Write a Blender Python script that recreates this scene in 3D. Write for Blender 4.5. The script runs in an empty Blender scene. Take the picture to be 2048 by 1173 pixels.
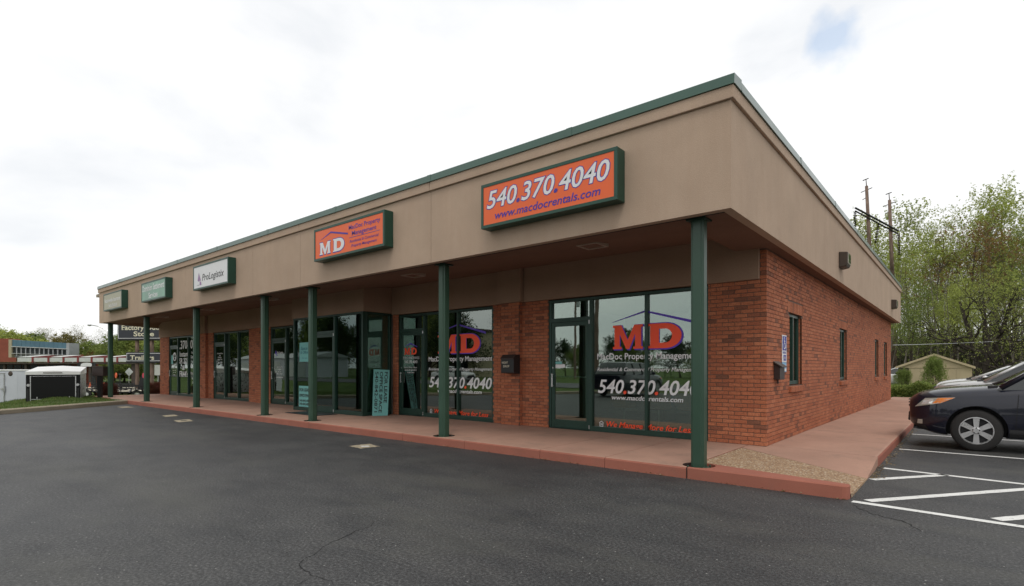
import bpy, bmesh, math, random
import numpy as np
from mathutils import Vector, Matrix

SC = bpy.context.scene
COL = SC.collection
R = math.radians
rnd = random.Random(7)

# ------------------------------------------------------------------ camera
TH = R(39.78)
cam_d = bpy.data.cameras.new('camera')
cam = bpy.data.objects.new('camera', cam_d)
COL.objects.link(cam)
cam.location = (0, 0, 1.42)
cam.rotation_euler = (R(90), 0, TH)
cam_d.sensor_width = 36
cam_d.lens = 1091.35 / 2048 * 36
cam_d.shift_y = (735.5 - 586.0) / 2048
cam_d.clip_end = 3000
SC.camera = cam

# ------------------------------------------------------------------ view
vs = SC.view_settings
vs.view_transform = 'Standard'
vs.look = 'None'
vs.gamma = 1
vs.use_curve_mapping = False
vs.exposure = 0.0
SC.render.engine = 'CYCLES'
SC.cycles.max_bounces = 8
SC.cycles.transparent_max_bounces = 24
SC.cycles.use_denoising = True

# ------------------------------------------------------------------ sky
SUN_DIR = Vector((0.36, -0.42, 1.0)).normalized()
elev = math.asin(SUN_DIR.z)
azim = math.atan2(SUN_DIR.x, SUN_DIR.y)
W = bpy.data.worlds.new('World')
SC.world = W
W.use_nodes = True
nt = W.node_tree
nt.nodes.clear()
N = nt.nodes.new
L = nt.links.new
w_out = N('ShaderNodeOutputWorld')
bg = N('ShaderNodeBackground')
bg.inputs['Strength'].default_value = 0.1
sky = N('ShaderNodeTexSky')
sky.sky_type = 'NISHITA'
sky.sun_disc = False
sky.sun_elevation = elev
sky.sun_rotation = azim
tc = N('ShaderNodeTexCoord')
mp = N('ShaderNodeMapping')
mp.inputs['Scale'].default_value = (1.0, 1.0, 2.6)
n1 = N('ShaderNodeTexNoise')
n1.inputs['Scale'].default_value = 1.7
n1.inputs['Detail'].default_value = 7
n1.inputs['Roughness'].default_value = 0.5
n1.inputs['Distortion'].default_value = 0.3
L(tc.outputs['Generated'], mp.inputs['Vector'])
L(mp.outputs['Vector'], n1.inputs['Vector'])
cr = N('ShaderNodeValToRGB')                     # cloud brightness, thick to thin
cr.color_ramp.elements[0].position = 0.35
cr.color_ramp.elements[0].color = (0.79, 0.815, 0.85, 1)
cr.color_ramp.elements[1].position = 0.49
cr.color_ramp.elements[1].color = (1.0, 1.0, 1.0, 1)
L(n1.outputs['Fac'], cr.inputs['Fac'])
cs = N('ShaderNodeVectorMath')
cs.operation = 'SCALE'
cs.inputs['Scale'].default_value = 10.6
L(cr.outputs['Color'], cs.inputs[0])
# a small thin gap in the cloud where the blue shows
gap = Vector((-math.sin(TH), math.cos(TH), 0)) + Vector((math.cos(TH), math.sin(TH), 0)) * ((1668 - 1024) / 1091.35) + Vector((0, 0, (735.5 - 78) / 1091.35))
gap.normalize()
vd = N('ShaderNodeVectorMath')
vd.operation = 'DISTANCE'
nrm = N('ShaderNodeVectorMath')
nrm.operation = 'NORMALIZE'
L(tc.outputs['Generated'], nrm.inputs[0])
L(nrm.outputs['Vector'], vd.inputs[0])
vd.inputs[1].default_value = gap
n2 = N('ShaderNodeTexNoise')
n2.inputs['Scale'].default_value = 7
n2.inputs['Detail'].default_value = 5
L(tc.outputs['Generated'], n2.inputs['Vector'])
mm = N('ShaderNodeMath')
mm.operation = 'MULTIPLY_ADD'
mm.inputs[1].default_value = 0.34
L(n2.outputs['Fac'], mm.inputs[0])
L(vd.outputs['Value'], mm.inputs[2])
mr = N('ShaderNodeMapRange')
mr.inputs['From Min'].default_value = 0.15
mr.inputs['From Max'].default_value = 0.19
mr.inputs['To Min'].default_value = 0.5
mr.inputs['To Max'].default_value = 0.0
L(mm.outputs['Value'], mr.inputs['Value'])
skb = N('ShaderNodeVectorMath')
skb.operation = 'MULTIPLY'
skb.inputs[1].default_value = (3.2, 3.0, 2.6)
L(sky.outputs['Color'], skb.inputs[0])
mx = N('ShaderNodeMix')
mx.data_type = 'RGBA'
mx.inputs['Factor'].default_value = 0
gm = N('ShaderNodeMath')
gm.operation = 'ADD'
gm.inputs[1].default_value = 0.03
L(mr.outputs['Result'], gm.inputs[0])
L(gm.outputs['Value'], mx.inputs['Factor'])
L(cs.outputs['Vector'], mx.inputs['A'])
L(skb.outputs['Vector'], mx.inputs['B'])
L(mx.outputs['Result'], bg.inputs['Color'])
L(bg.outputs['Background'], w_out.inputs['Surface'])

sun_d = bpy.data.lights.new('sun', 'SUN')
sun_d.energy = 1.0
sun_d.angle = R(20)
sun_d.color = (1.0, 0.96, 0.9)
sun = bpy.data.objects.new('sun', sun_d)
COL.objects.link(sun)
sun.rotation_euler = (-SUN_DIR).to_track_quat('-Z', 'Y').to_euler()
sun.location = (20, -20, 40)

# ------------------------------------------------------------------ helpers
def at(px, py, depth):
    """a point at a given depth along the line of sight, used to find where far things stand"""
    x = (px - 1024) / 1091.35 * depth
    z = 1.42 + (735.5 - py) / 1091.35 * depth
    return Vector((-math.sin(TH) * depth + math.cos(TH) * x, math.cos(TH) * depth + math.sin(TH) * x, z))


def tag(o, label=None, cat=None, group=None, kind=None):
    if label: o['label'] = label
    if cat: o['category'] = cat
    if group: o['group'] = group
    if kind: o['kind'] = kind
    return o


ORG = {}


def empty(name, loc=(0, 0, 0), rz=0.0):
    o = bpy.data.objects.new(name, None)
    o.empty_display_size = 0.2
    COL.objects.link(o)
    o.location = loc
    o.rotation_euler = (0, 0, rz)
    ORG[o.name] = Vector(loc)
    return o


def thing(name, label, cat, loc=(0, 0, 0), group=None):
    return tag(empty(name, loc), label, cat, group)


class MB:
    def __init__(s):
        s.v = []; s.f = []; s.m = []; s.cur = 0

    def add(s, vs, fs):
        b = len(s.v)
        s.v.extend([tuple(p) for p in vs])
        for f in fs:
            s.f.append([i + b for i in f]); s.m.append(s.cur)
        return s

    def box(s, x0, x1, y0, y1, z0, z1, skip=''):
        if x0 > x1: x0, x1 = x1, x0
        if y0 > y1: y0, y1 = y1, y0
        if z0 > z1: z0, z1 = z1, z0
        v = [(x0, y0, z0), (x1, y0, z0), (x1, y1, z0), (x0, y1, z0), (x0, y0, z1), (x1, y0, z1), (x1, y1, z1), (x0, y1, z1)]
        f = {'b': (0, 3, 2, 1), 't': (4, 5, 6, 7), 'f': (0, 1, 5, 4), 'r': (1, 2, 6, 5), 'k': (2, 3, 7, 6), 'l': (3, 0, 4, 7)}
        return s.add(v, [q for k, q in f.items() if k not in skip])

    def quad(s, a, b, c, d):
        return s.add([a, b, c, d], [(0, 1, 2, 3)])

    def prism(s, poly, axis, a, b):
        """poly: 2D outline; extruded along axis between a and b"""
        n = len(poly)
        def P(u, w, t):
            return {'x': (t, u, w), 'y': (u, t, w), 'z': (u, w, t)}[axis]
        vs = [P(u, w, a) for u, w in poly] + [P(u, w, b) for u, w in poly]
        fs = [list(range(n))[::-1], list(range(n, 2 * n))]
        fs += [(i, (i + 1) % n, n + (i + 1) % n, n + i) for i in range(n)]
        return s.add(vs, fs)

    def tube(s, p0, p1, r0, r1=None, n=8, caps=True):
        r1 = r0 if r1 is None else r1
        p0 = Vector(p0); p1 = Vector(p1)
        d = (p1 - p0)
        if d.length < 1e-6: return s
        d.normalize()
        u = d.orthogonal().normalized(); w = d.cross(u)
        vs = []
        for p, r in ((p0, r0), (p1, r1)):
            for i in range(n):
                a = 2 * math.pi * i / n
                vs.append(p + u * (r * math.cos(a)) + w * (r * math.sin(a)))
        fs = [(i, (i + 1) % n, n + (i + 1) % n, n + i) for i in range(n)]
        if caps: fs += [list(range(n))[::-1], list(range(n, 2 * n))]
        return s.add(vs, fs)

    def path(s, pts, r, n=6):
        for a, b in zip(pts[:-1], pts[1:]): s.tube(a, b, r, r, n)
        return s

    def lathe(s, prof, c, axis='z', n=24):
        """prof: (radius, height) list, turned round an axis through c"""
        vs = []
        for r, h in prof:
            for i in range(n):
                a = 2 * math.pi * i / n
                x, y = r * math.cos(a), r * math.sin(a)
                if axis == 'z': p = (c[0] + x, c[1] + y, c[2] + h)
                elif axis == 'y': p = (c[0] + x, c[1] + h, c[2] + y)
                else: p = (c[0] + h, c[1] + x, c[2] + y)
                vs.append(p)
        fs = []
        for k in range(len(prof) - 1):
            for i in range(n):
                j = (i + 1) % n
                fs.append((k * n + i, k * n + j, (k + 1) * n + j, (k + 1) * n + i))
        return s.add(vs, fs)

    def build(s, name, mats, parent=None, smooth=False, bevel=0, recalc=True):
        if not isinstance(mats, (list, tuple)): mats = [mats]
        o_ = Vector((0, 0, 0))
        if parent is not None: o_ = ORG.get(parent.name, Vector((0, 0, 0)))
        me = bpy.data.meshes.new(name)
        me.from_pydata([(x - o_.x, y - o_.y, z - o_.z) for x, y, z in s.v], [], s.f)
        for m in mats: me.materials.append(m)
        me.polygons.foreach_set('material_index', s.m)
        if recalc or bevel:
            bm = bmesh.new(); bm.from_mesh(me)
            if recalc: bmesh.ops.recalc_face_normals(bm, faces=bm.faces)
            if bevel:
                es = [e for e in bm.edges if len(e.link_faces) == 2 and e.calc_face_angle() > 0.5]
                bmesh.ops.bevel(bm, geom=es, offset=bevel, segments=1, affect='EDGES', clamp_overlap=True)
            bm.to_mesh(me); bm.free()
        if smooth:
            me.polygons.foreach_set('use_smooth', [True] * len(me.polygons))
        o = bpy.data.objects.new(name, me)
        COL.objects.link(o)
        if parent is not None:
            o.parent = parent
        ORG[o.name] = o_
        return o


def smooth_angle(o, deg=35):
    me = o.data
    me.polygons.foreach_set('use_smooth', [True] * len(me.polygons))
    me.set_sharp_from_angle(angle=R(deg))


def dup(o, parent=None, loc=None, rz=None, scale=None, label=None):
    c = o.copy()
    COL.objects.link(c)
    if parent is not None: c.parent = parent
    if loc is not None: c.location = loc
    if rz is not None: c.rotation_euler = (0, 0, rz)
    if scale is not None: c.scale = scale
    if label: c['label'] = label
    for ch in list(o.children): dup(ch, c)
    return c


def raw_mesh(name, verts, faces, mat, smooth=False):
    """verts (n,3), faces (m,k) numpy arrays"""
    me = bpy.data.meshes.new(name)
    n, (m, k) = len(verts), faces.shape
    me.vertices.add(n)
    me.vertices.foreach_set('co', np.asarray(verts, dtype=np.float32).ravel())
    me.loops.add(m * k)
    me.loops.foreach_set('vertex_index', faces.astype(np.int32).ravel())
    me.polygons.add(m)
    me.polygons.foreach_set('loop_start', np.arange(0, m * k, k, dtype=np.int32))
    me.polygons.foreach_set('loop_total', np.full(m, k, dtype=np.int32))
    if smooth: me.polygons.foreach_set('use_smooth', np.ones(m, dtype=bool))
    me.update(calc_edges=True)
    me.materials.append(mat)
    return me


# ------------------------------------------------------------------ materials
class Mat:
    def __init__(s, name, color=(0.5, 0.5, 0.5), rough=0.6, metal=0.0, spec=0.5):
        s.m = bpy.data.materials.new(name)
        s.m.use_nodes = True
        s.t = s.m.node_tree
        s.b = s.t.nodes['Principled BSDF']
        s.b.inputs['Base Color'].default_value = (*color, 1)
        s.b.inputs['Roughness'].default_value = rough
        s.b.inputs['Metallic'].default_value = metal
        s.b.inputs['Specular IOR Level'].default_value = spec
        s.co = None

    def n(s, kind, **kw):
        x = s.t.nodes.new(kind)
        for k, v in kw.items():
            if k in x.inputs: x.inputs[k].default_value = v
            else: setattr(x, k, v)
        return x

    def l(s, a, b): s.t.links.new(a, b)

    def coord(s, scale=(1, 1, 1), obj=False):
        g = s.n('ShaderNodeTexCoord') if obj else s.n('ShaderNodeNewGeometry')
        mpn = s.n('ShaderNodeMapping')
        mpn.inputs['Scale'].default_value = scale
        s.l(g.outputs['Object' if obj else 'Position'], mpn.inputs['Vector'])
        return mpn.outputs['Vector']

    def noise(s, scale, detail=4, rough=0.55, vec=None, stretch=(1, 1, 1), obj=False):
        x = s.n('ShaderNodeTexNoise', Scale=scale, Detail=detail, Roughness=rough)
        s.l(vec if vec is not None else s.coord(stretch, obj), x.inputs['Vector'])
        return x.outputs['Fac']

    def ramp(s, fac, stops):
        x = s.n('ShaderNodeValToRGB')
        e = x.color_ramp.elements
        while len(e) < len(stops): e.new(0.5)
        for el, (p, c) in zip(e, stops):
            el.position = p
            el.color = (*c, 1) if len(c) == 3 else c
        s.l(fac, x.inputs['Fac'])
        return x.outputs['Color']

    def mix(s, fac, a, b, blend='MIX'):
        x = s.n('ShaderNodeMix')
        x.data_type = 'RGBA'; x.blend_type = blend
        for val, k in ((fac, 'Factor'), (a, 'A'), (b, 'B')):
            if isinstance(val, (int, float)): x.inputs[k].default_value = val
            elif isinstance(val, tuple): x.inputs[k].default_value = (*val, 1)
            else: s.l(val, x.inputs[k])
        return x.outputs['Result']

    def maprange(s, v, a, b, c, d):
        x = s.n('ShaderNodeMapRange')
        for k, q in zip(('From Min', 'From Max', 'To Min', 'To Max'), (a, b, c, d)): x.inputs[k].default_value = q
        s.l(v, x.inputs['Value'])
        return x.outputs['Result']

    def bump(s, h, strength=0.3, dist=0.01):
        x = s.n('ShaderNodeBump', Strength=strength, Distance=dist)
        s.l(h, x.inputs['Height'])
        s.l(x.outputs['Normal'], s.b.inputs['Normal'])

    def color(s, c): s.l(c, s.b.inputs['Base Color'])
    def rough(s, c): s.l(c, s.b.inputs['Roughness'])


def plain(name, c, rough=0.5, metal=0.0, var=0.08, scale=3.0, spec=0.5):
    """a painted or moulded surface with slight uneven wear"""
    k = Mat(name, c, rough, metal, spec)
    f = k.noise(scale, 5)
    lo = tuple(x * (1 - var) for x in c); hi = tuple(min(1, x * (1 + var)) for x in c)
    k.color(k.ramp(f, [(0.3, lo), (0.7, hi)]))
    k.rough(k.maprange(f, 0.3, 0.7, max(0.02, rough - 0.06), min(1, rough + 0.08)))
    return k.m


def m_asphalt():
    k = Mat('asphalt', (0.05, 0.05, 0.05), 0.85)
    big = k.noise(0.22, 4, 0.6)
    mid = k.noise(1.3, 5, 0.6, stretch=(1, 1.6, 1))
    fine = k.noise(42, 3, 0.75)
    c = k.ramp(big, [(0.3, (0.036, 0.0365, 0.0365)), (0.7, (0.060, 0.060, 0.059))])
    c = k.mix(k.maprange(mid, 0.42, 0.66, 0.0, 0.75), c, (0.026, 0.0275, 0.029))
    c = k.mix(0.75, c, k.ramp(fine, [(0.34, (0.20, 0.20, 0.20)), (0.5, (0.85, 0.85, 0.85)), (0.66, (2.5, 2.5, 2.45))]), 'MULTIPLY')
    # pale chips of stone showing in the tar
    v = k.n('ShaderNodeTexVoronoi', Scale=24.0)
    k.l(k.coord(), v.inputs['Vector'])
    chips = k.maprange(v.outputs['Distance'], 0.10, 0.17, 1.0, 0.0)
    sep = k.n('ShaderNodeSeparateColor')
    k.l(v.outputs['Color'], sep.inputs['Color'])
    sel = k.maprange(sep.outputs['Red'], 0.84, 0.97, 0.0, 1.0)
    mul = k.n('ShaderNodeMath'); mul.operation = 'MULTIPLY'
    k.l(chips, mul.inputs[0]); k.l(sel, mul.inputs[1])
    c = k.mix(mul.outputs['Value'], c, (0.34, 0.335, 0.31))
    # fine crazing
    v2 = k.n('ShaderNodeTexVoronoi', Scale=0.55)
    v2.feature = 'DISTANCE_TO_EDGE'
    wob = k.n('ShaderNodeTexNoise', Scale=3.0, Detail=6.0)
    cv = k.coord()
    k.l(cv, wob.inputs['Vector'])
    ad = k.n('ShaderNodeVectorMath'); ad.operation = 'MULTIPLY_ADD'
    k.l(wob.outputs['Color'], ad.inputs[0]); ad.inputs[1].default_value = (0.7, 0.7, 0.7); k.l(cv, ad.inputs[2])
    k.l(ad.outputs['Vector'], v2.inputs['Vector'])
    crack = k.maprange(v2.outputs['Distance'], 0.0, 0.005, 1.0, 0.0)
    where = k.maprange(k.noise(0.35, 2, 0.5), 0.5, 0.62, 0.0, 0.8)
    m2 = k.n('ShaderNodeMath'); m2.operation = 'MULTIPLY'
    k.l(crack, m2.inputs[0]); k.l(where, m2.inputs[1])
    c = k.mix(m2.outputs['Value'], c, (0.012, 0.012, 0.012))
    # dusty scuffs
    dust = k.maprange(k.noise(0.55, 6, 0.62, stretch=(0.6, 1.4, 1)), 0.50, 0.72, 0.0, 0.55)
    c = k.mix(dust, c, (0.085, 0.084, 0.070))
    k.color(c)
    k.rough(k.maprange(big, 0.3, 0.7, 0.52, 0.68))
    k.bump(fine, 0.9, 0.012)
    return k.m


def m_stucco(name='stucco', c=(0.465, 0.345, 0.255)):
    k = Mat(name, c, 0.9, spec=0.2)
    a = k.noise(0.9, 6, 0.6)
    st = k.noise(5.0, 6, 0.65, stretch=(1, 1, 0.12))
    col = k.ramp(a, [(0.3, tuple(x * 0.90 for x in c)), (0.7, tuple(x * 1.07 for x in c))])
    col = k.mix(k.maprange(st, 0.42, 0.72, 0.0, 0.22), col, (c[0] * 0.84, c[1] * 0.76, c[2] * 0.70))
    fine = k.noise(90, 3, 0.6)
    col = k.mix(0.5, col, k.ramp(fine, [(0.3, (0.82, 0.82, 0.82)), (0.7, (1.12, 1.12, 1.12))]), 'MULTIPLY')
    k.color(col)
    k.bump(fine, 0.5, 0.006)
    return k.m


def m_brick():
    k = Mat('brick', (0.4, 0.12, 0.06), 0.85, spec=0.25)
    g = k.n('ShaderNodeNewGeometry')
    oi = k.n('ShaderNodeObjectInfo')
    ad = k.n('ShaderNodeMath'); ad.operation = 'ADD'
    k.l(g.outputs['Random Per Island'], ad.inputs[0]); k.l(oi.outputs['Random'], ad.inputs[1])
    fr = k.n('ShaderNodeMath'); fr.operation = 'FRACT'
    k.l(ad.outputs['Value'], fr.inputs[0])
    c = k.ramp(fr.outputs['Value'], [(0.0, (0.20, 0.085, 0.052)), (0.07, (0.27, 0.100, 0.058)), (0.13, (0.37, 0.122, 0.062)), (0.5, (0.42, 0.142, 0.070)), (0.85, (0.46, 0.170, 0.088)), (1.0, (0.33, 0.105, 0.055))])
    big = k.noise(0.7, 3, 0.5)
    c = k.mix(0.5, c, k.ramp(big, [(0.3, (0.82, 0.80, 0.80)), (0.7, (1.12, 1.12, 1.12))]), 'MULTIPLY')
    fine = k.noise(38, 5, 0.7)
    c = k.mix(0.8, c, k.ramp(fine, [(0.28, (0.48, 0.46, 0.46)), (0.5, (1, 1, 1)), (0.8, (1.35, 1.35, 1.3))]), 'MULTIPLY')
    pit = k.maprange(k.noise(70, 2, 0.5), 0.30, 0.36, 0.8, 0.0)
    c = k.mix(pit, c, (0.06, 0.035, 0.025))
    k.color(c)
    k.bump(fine, 0.6, 0.006)
    return k.m


def m_concrete(name, c, dirt=(0.2, 0.15, 0.12), amount=0.35, spec=0.3, rough=0.85):
    k = Mat(name, c, rough, spec=spec)
    a = k.noise(0.8, 6, 0.62)
    col = k.ramp(a, [(0.28, tuple(x * 0.84 for x in c)), (0.72, tuple(x * 1.12 for x in c))])
    col = k.mix(k.maprange(k.noise(2.7, 6, 0.7), 0.52, 0.80, 0.0, amount), col, dirt)
    fine = k.noise(120, 3, 0.6)
    col = k.mix(0.5, col, k.ramp(fine, [(0.3, (0.78, 0.78, 0.78)), (0.7, (1.15, 1.15, 1.15))]), 'MULTIPLY')
    k.color(col)
    k.bump(fine, 0.35, 0.004)
    return k.m


def m_aggregate():
    k = Mat('exposed_aggregate', (0.36, 0.25, 0.14), 0.8)
    v = k.n('ShaderNodeTexVoronoi', Scale=42.0)
    k.l(k.coord(), v.inputs['Vector'])
    sep = k.n('ShaderNodeSeparateColor'); k.l(v.outputs['Color'], sep.inputs['Color'])
    c = k.ramp(sep.outputs['Green'], [(0.0, (0.22, 0.12, 0.065)), (0.2, (0.40, 0.245, 0.135)), (0.55, (0.52, 0.345, 0.20)), (0.8, (0.57, 0.42, 0.27)), (1.0, (0.70, 0.60, 0.47))])
    c = k.mix(k.maprange(v.outputs['Distance'], 0.30, 0.62, 0.0, 0.75), c, (0.22, 0.135, 0.075))
    k.color(c)
    inv = k.maprange(v.outputs['Distance'], 0.0, 0.6, 1.0, 0.0)
    k.bump(inv, 1.0, 0.012)
    return k.m


def m_glass(name='tinted_glass', tint=(0.60, 0.70, 0.65), refl=0.20, gl=(0.86, 0.95, 0.88)):
    m = bpy.data.materials.new(name)
    m.use_nodes = True
    t = m.node_tree; t.nodes.clear()
    o = t.nodes.new('ShaderNodeOutputMaterial')
    tr = t.nodes.new('ShaderNodeBsdfTransparent'); tr.inputs['Color'].default_value = (*tint, 1)
    g = t.nodes.new('ShaderNodeBsdfGlossy'); g.inputs['Color'].default_value = (*gl, 1); g.inputs['Roughness'].default_value = 0.012
    fr = t.nodes.new('ShaderNodeFresnel'); fr.inputs['IOR'].default_value = 1.5
    ad = t.nodes.new('ShaderNodeMath'); ad.operation = 'ADD'; ad.use_clamp = True
    ad.inputs[1].default_value = refl
    nz = t.nodes.new('ShaderNodeTexNoise'); nz.inputs['Scale'].default_value = 0.9
    ge = t.nodes.new('ShaderNodeNewGeometry'); t.links.new(ge.outputs['Position'], nz.inputs['Vector'])
    bp = t.nodes.new('ShaderNodeBump'); bp.inputs['Strength'].default_value = 0.06; bp.inputs['Distance'].default_value = 0.02
    t.links.new(nz.outputs['Fac'], bp.inputs['Height'])
    t.links.new(bp.outputs['Normal'], g.inputs['Normal'])
    mxs = t.nodes.new('ShaderNodeMixShader')
    t.links.new(fr.outputs['Fac'], ad.inputs[0])
    t.links.new(ad.outputs['Value'], mxs.inputs['Fac'])
    t.links.new(tr.outputs['BSDF'], mxs.inputs[1]); t.links.new(g.outputs['BSDF'], mxs.inputs[2])
    t.links.new(mxs.outputs['Shader'], o.inputs['Surface'])
    return m


def m_leaf(name, c1, c2, c3=None):
    k = Mat(name, c1, 0.6, spec=0.2)
    g = k.n('ShaderNodeNewGeometry')
    c = k.ramp(g.outputs['Random Per Island'], [(0.0, c1), (0.6, c2), (1.0, c3 or c2)])
    f = k.noise(0.35, 3, 0.5)
    c = k.mix(0.7, c, k.ramp(f, [(0.3, (0.70, 0.72, 0.7)), (0.7, (1.25, 1.22, 1.1))]), 'MULTIPLY')
    k.color(c)
    tl = k.n('ShaderNodeBsdfTranslucent')
    k.l(c, tl.inputs['Color'])
    ms = k.n('ShaderNodeMixShader'); ms.inputs['Fac'].default_value = 0.35
    k.l(k.b.outputs['BSDF'], ms.inputs[1]); k.l(tl.outputs['BSDF'], ms.inputs[2])
    k.l(ms.outputs['Shader'], k.t.nodes['Material Output'].inputs['Surface'])
    return k.m


def m_bark(name='bark', c=(0.075, 0.06, 0.048)):
    k = Mat(name, c, 0.95, spec=0.1)
    f = k.noise(6, 5, 0.6, stretch=(1, 1, 0.25))
    k.color(k.ramp(f, [(0.3, tuple(x * 0.6 for x in c)), (0.7, tuple(x * 1.5 for x in c))]))
    k.bump(f, 0.6, 0.03)
    return k.m


def m_grass():
    k = Mat('grass', (0.07, 0.12, 0.03), 0.9, spec=0.1)
    a = k.noise(0.35, 5, 0.6); b = k.noise(9, 4, 0.7)
    c = k.ramp(a, [(0.3, (0.060, 0.095, 0.026)), (0.6, (0.085, 0.125, 0.034)), (0.8, (0.14, 0.135, 0.062))])
    c = k.mix(0.7, c, k.ramp(b, [(0.3, (0.6, 0.6, 0.6)), (0.7, (1.3, 1.3, 1.2))]), 'MULTIPLY')
    k.color(c); k.bump(b, 0.8, 0.05)
    return k.m


def m_paint_line():
    k = Mat('road_paint', (0.74, 0.74, 0.71), 0.7)
    f = k.noise(26, 5, 0.72)
    g = k.noise(3.0, 4, 0.6)
    c = k.mix(k.maprange(g, 0.35, 0.7, 0.0, 0.3), (0.76, 0.76, 0.73), (0.48, 0.48, 0.45))
    c = k.mix(k.maprange(f, 0.60, 0.66, 0.0, 0.85), c, (0.11, 0.11, 0.11))
    k.color(c)
    return k.m


def m_emit(name, c, s):
    k = Mat(name, c, 0.6)
    k.b.inputs['Emission Color'].default_value = (*c, 1)
    k.b.inputs['Emission Strength'].default_value = s
    return k.m


M = dict(
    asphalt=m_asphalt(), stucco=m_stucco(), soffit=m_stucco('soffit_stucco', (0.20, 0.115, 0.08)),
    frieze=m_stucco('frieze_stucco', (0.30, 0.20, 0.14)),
    brick=m_brick(), mortar=m_concrete('mortar', (0.15, 0.092, 0.068)),
    walk=m_concrete('red_concrete_walk', (0.41, 0.243, 0.178), (0.24, 0.165, 0.125), 0.75),
    kerb=m_concrete('red_painted_kerb', (0.33, 0.120, 0.082), (0.24, 0.12, 0.09), 0.5),
    joint=plain('dirty_joint', (0.055, 0.03, 0.025), 0.95),
    ckerb=m_concrete('grey_concrete', (0.34, 0.29, 0.215), (0.12, 0.10, 0.075), 0.7),
    patch=m_concrete('patch_concrete', (0.36, 0.31, 0.22), (0.14, 0.12, 0.09), 0.5),
    agg=m_aggregate(), paint=m_paint_line(), crack=plain('crack_dirt', (0.012, 0.012, 0.012), 0.95),
    green=plain('green_column_paint', (0.026, 0.066, 0.040), 0.42, 0.0, 0.12, 2.0),
    coping=plain('green_metal_coping', (0.034, 0.092, 0.064), 0.34, 0.15, 0.15, 0.6),
    frame=plain('dark_green_aluminium', (0.018, 0.050, 0.036), 0.42, 0.2, 0.1, 4),
    signgreen=plain('green_sign_cabinet', (0.018, 0.066, 0.044), 0.40, 0.2, 0.12, 2),
    glass=m_glass(), bayglass=m_glass('bay_glass', (0.60, 0.74, 0.69), 0.07, (0.75, 0.95, 0.88)),
    winglass=m_glass('side_glass', (0.40, 0.46, 0.44), 0.08),
    orange=plain('orange_sign_vinyl', (0.80, 0.130, 0.028), 0.45, 0, 0.03),
    purple=plain('purple_vinyl', (0.060, 0.030, 0.30), 0.5, 0, 0.03),
    white=plain('white_vinyl', (0.74, 0.74, 0.74), 0.5, 0, 0.03),
    glasswhite=plain('white_window_vinyl', (0.80, 0.80, 0.80), 0.5, 0, 0.03),
    glassorange=plain('orange_window_vinyl', (0.95, 0.085, 0.025), 0.5, 0, 0.03),
    glasspurple=plain('purple_window_vinyl', (0.10, 0.045, 0.48), 0.5, 0, 0.03),
    cream=plain('cream_sign_face', (0.42, 0.40, 0.30), 0.5, 0, 0.05),
    aqua=plain('aqua_sign_board', (0.17, 0.46, 0.43), 0.6, 0, 0.05),
    black=plain('black_paint', (0.012, 0.012, 0.013), 0.45, 0, 0.1),
    dark=plain('dark_void', (0.010, 0.010, 0.010), 0.9),
    interior=plain('interior_wall', (0.30, 0.29, 0.25), 0.9, 0, 0.05),
    carpet=plain('interior_floor', (0.10, 0.085, 0.07), 0.95, 0, 0.2, 8),
    tileceil=plain('interior_ceiling', (0.42, 0.42, 0.39), 0.95, 0, 0.05),
    silver=plain('brushed_metal', (0.55, 0.55, 0.55), 0.28, 0.9, 0.06, 6),
    chrome=plain('chrome', (0.75, 0.75, 0.76), 0.12, 1.0, 0.03),
    brown=plain('bronze_painted_metal', (0.060, 0.043, 0.032), 0.5, 0.1, 0.12),
    boxbrown=plain('brown_box_paint', (0.032, 0.020, 0.017), 0.5, 0, 0.12),
    lens=m_glass('lamp_lens', (0.75, 0.8, 0.8), 0.08),
    wood=m_bark('weathered_wood', (0.17, 0.12, 0.095)),
    bark=m_bark(), bark2=m_bark('grey_bark', (0.15, 0.13, 0.11)),
    grass=m_grass(),
)
M['asphalt_far'] = plain('road_asphalt', (0.10, 0.10, 0.10), 0.9)


# ------------------------------------------------------------------ flat lettering
_tcache = {}


def glyphs(s, shear=0.0, off=0.0, spacing=1.0):
    """2D triangles of a line of text; unit = one cap height, baseline at 0"""
    key = (s, shear, off, spacing)
    if key in _tcache: return _tcache[key]
    cu = bpy.data.curves.new('t', 'FONT')
    cu.body = s; cu.shear = shear; cu.offset = off; cu.space_character = spacing
    cu.resolution_u = 3; cu.fill_mode = 'FRONT'
    o = bpy.data.objects.new('t', cu)
    COL.objects.link(o)
    bpy.context.view_layer.update()
    me = o.evaluated_get(bpy.context.evaluated_depsgraph_get()).to_mesh()
    vs_ = [(v.co.x, v.co.y) for v in me.vertices]
    fs_ = [tuple(p.vertices) for p in me.polygons]
    o.evaluated_get(bpy.context.evaluated_depsgraph_get()).to_mesh_clear()
    bpy.data.objects.remove(o); bpy.data.curves.remove(cu)
    _tcache[key] = (vs_, fs_)
    return vs_, fs_


CAPH = max(v[1] for v in glyphs('H')[0])


def text(mb, s, u0, u1, base, cap, place, shear=0.0, off=0.0, pad=0.0):
    """fit text between u0 and u1 with its baseline and cap height; place(u, w) gives the 3D point"""
    v0, _ = glyphs(s, shear, 0.0)
    vs_, fs_ = glyphs(s, shear, off)
    a = min(p[0] for p in v0); b = max(p[0] for p in v0)
    kx = (u1 - u0) / (b - a); ky = cap / CAPH
    mb.add([place(u0 + (p[0] - a) * kx, base + p[1] * ky) for p in vs_], fs_)


M_OUT = [(0, 0), (.30, 0), (.30, .1), (.235, .1), (.235, .62), (.45, 0), (.56, 0), (.75, .62), (.75, .1), (.69, .1), (.69, 0), (1, 0), (1, .1), (.95, .1), (.95, .9), (1, .9), (1, 1), (.72, 1), (.505, .38), (.29, 1), (0, 1), (0, .9), (.055, .9), (.055, .1), (0, .1)]


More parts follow.
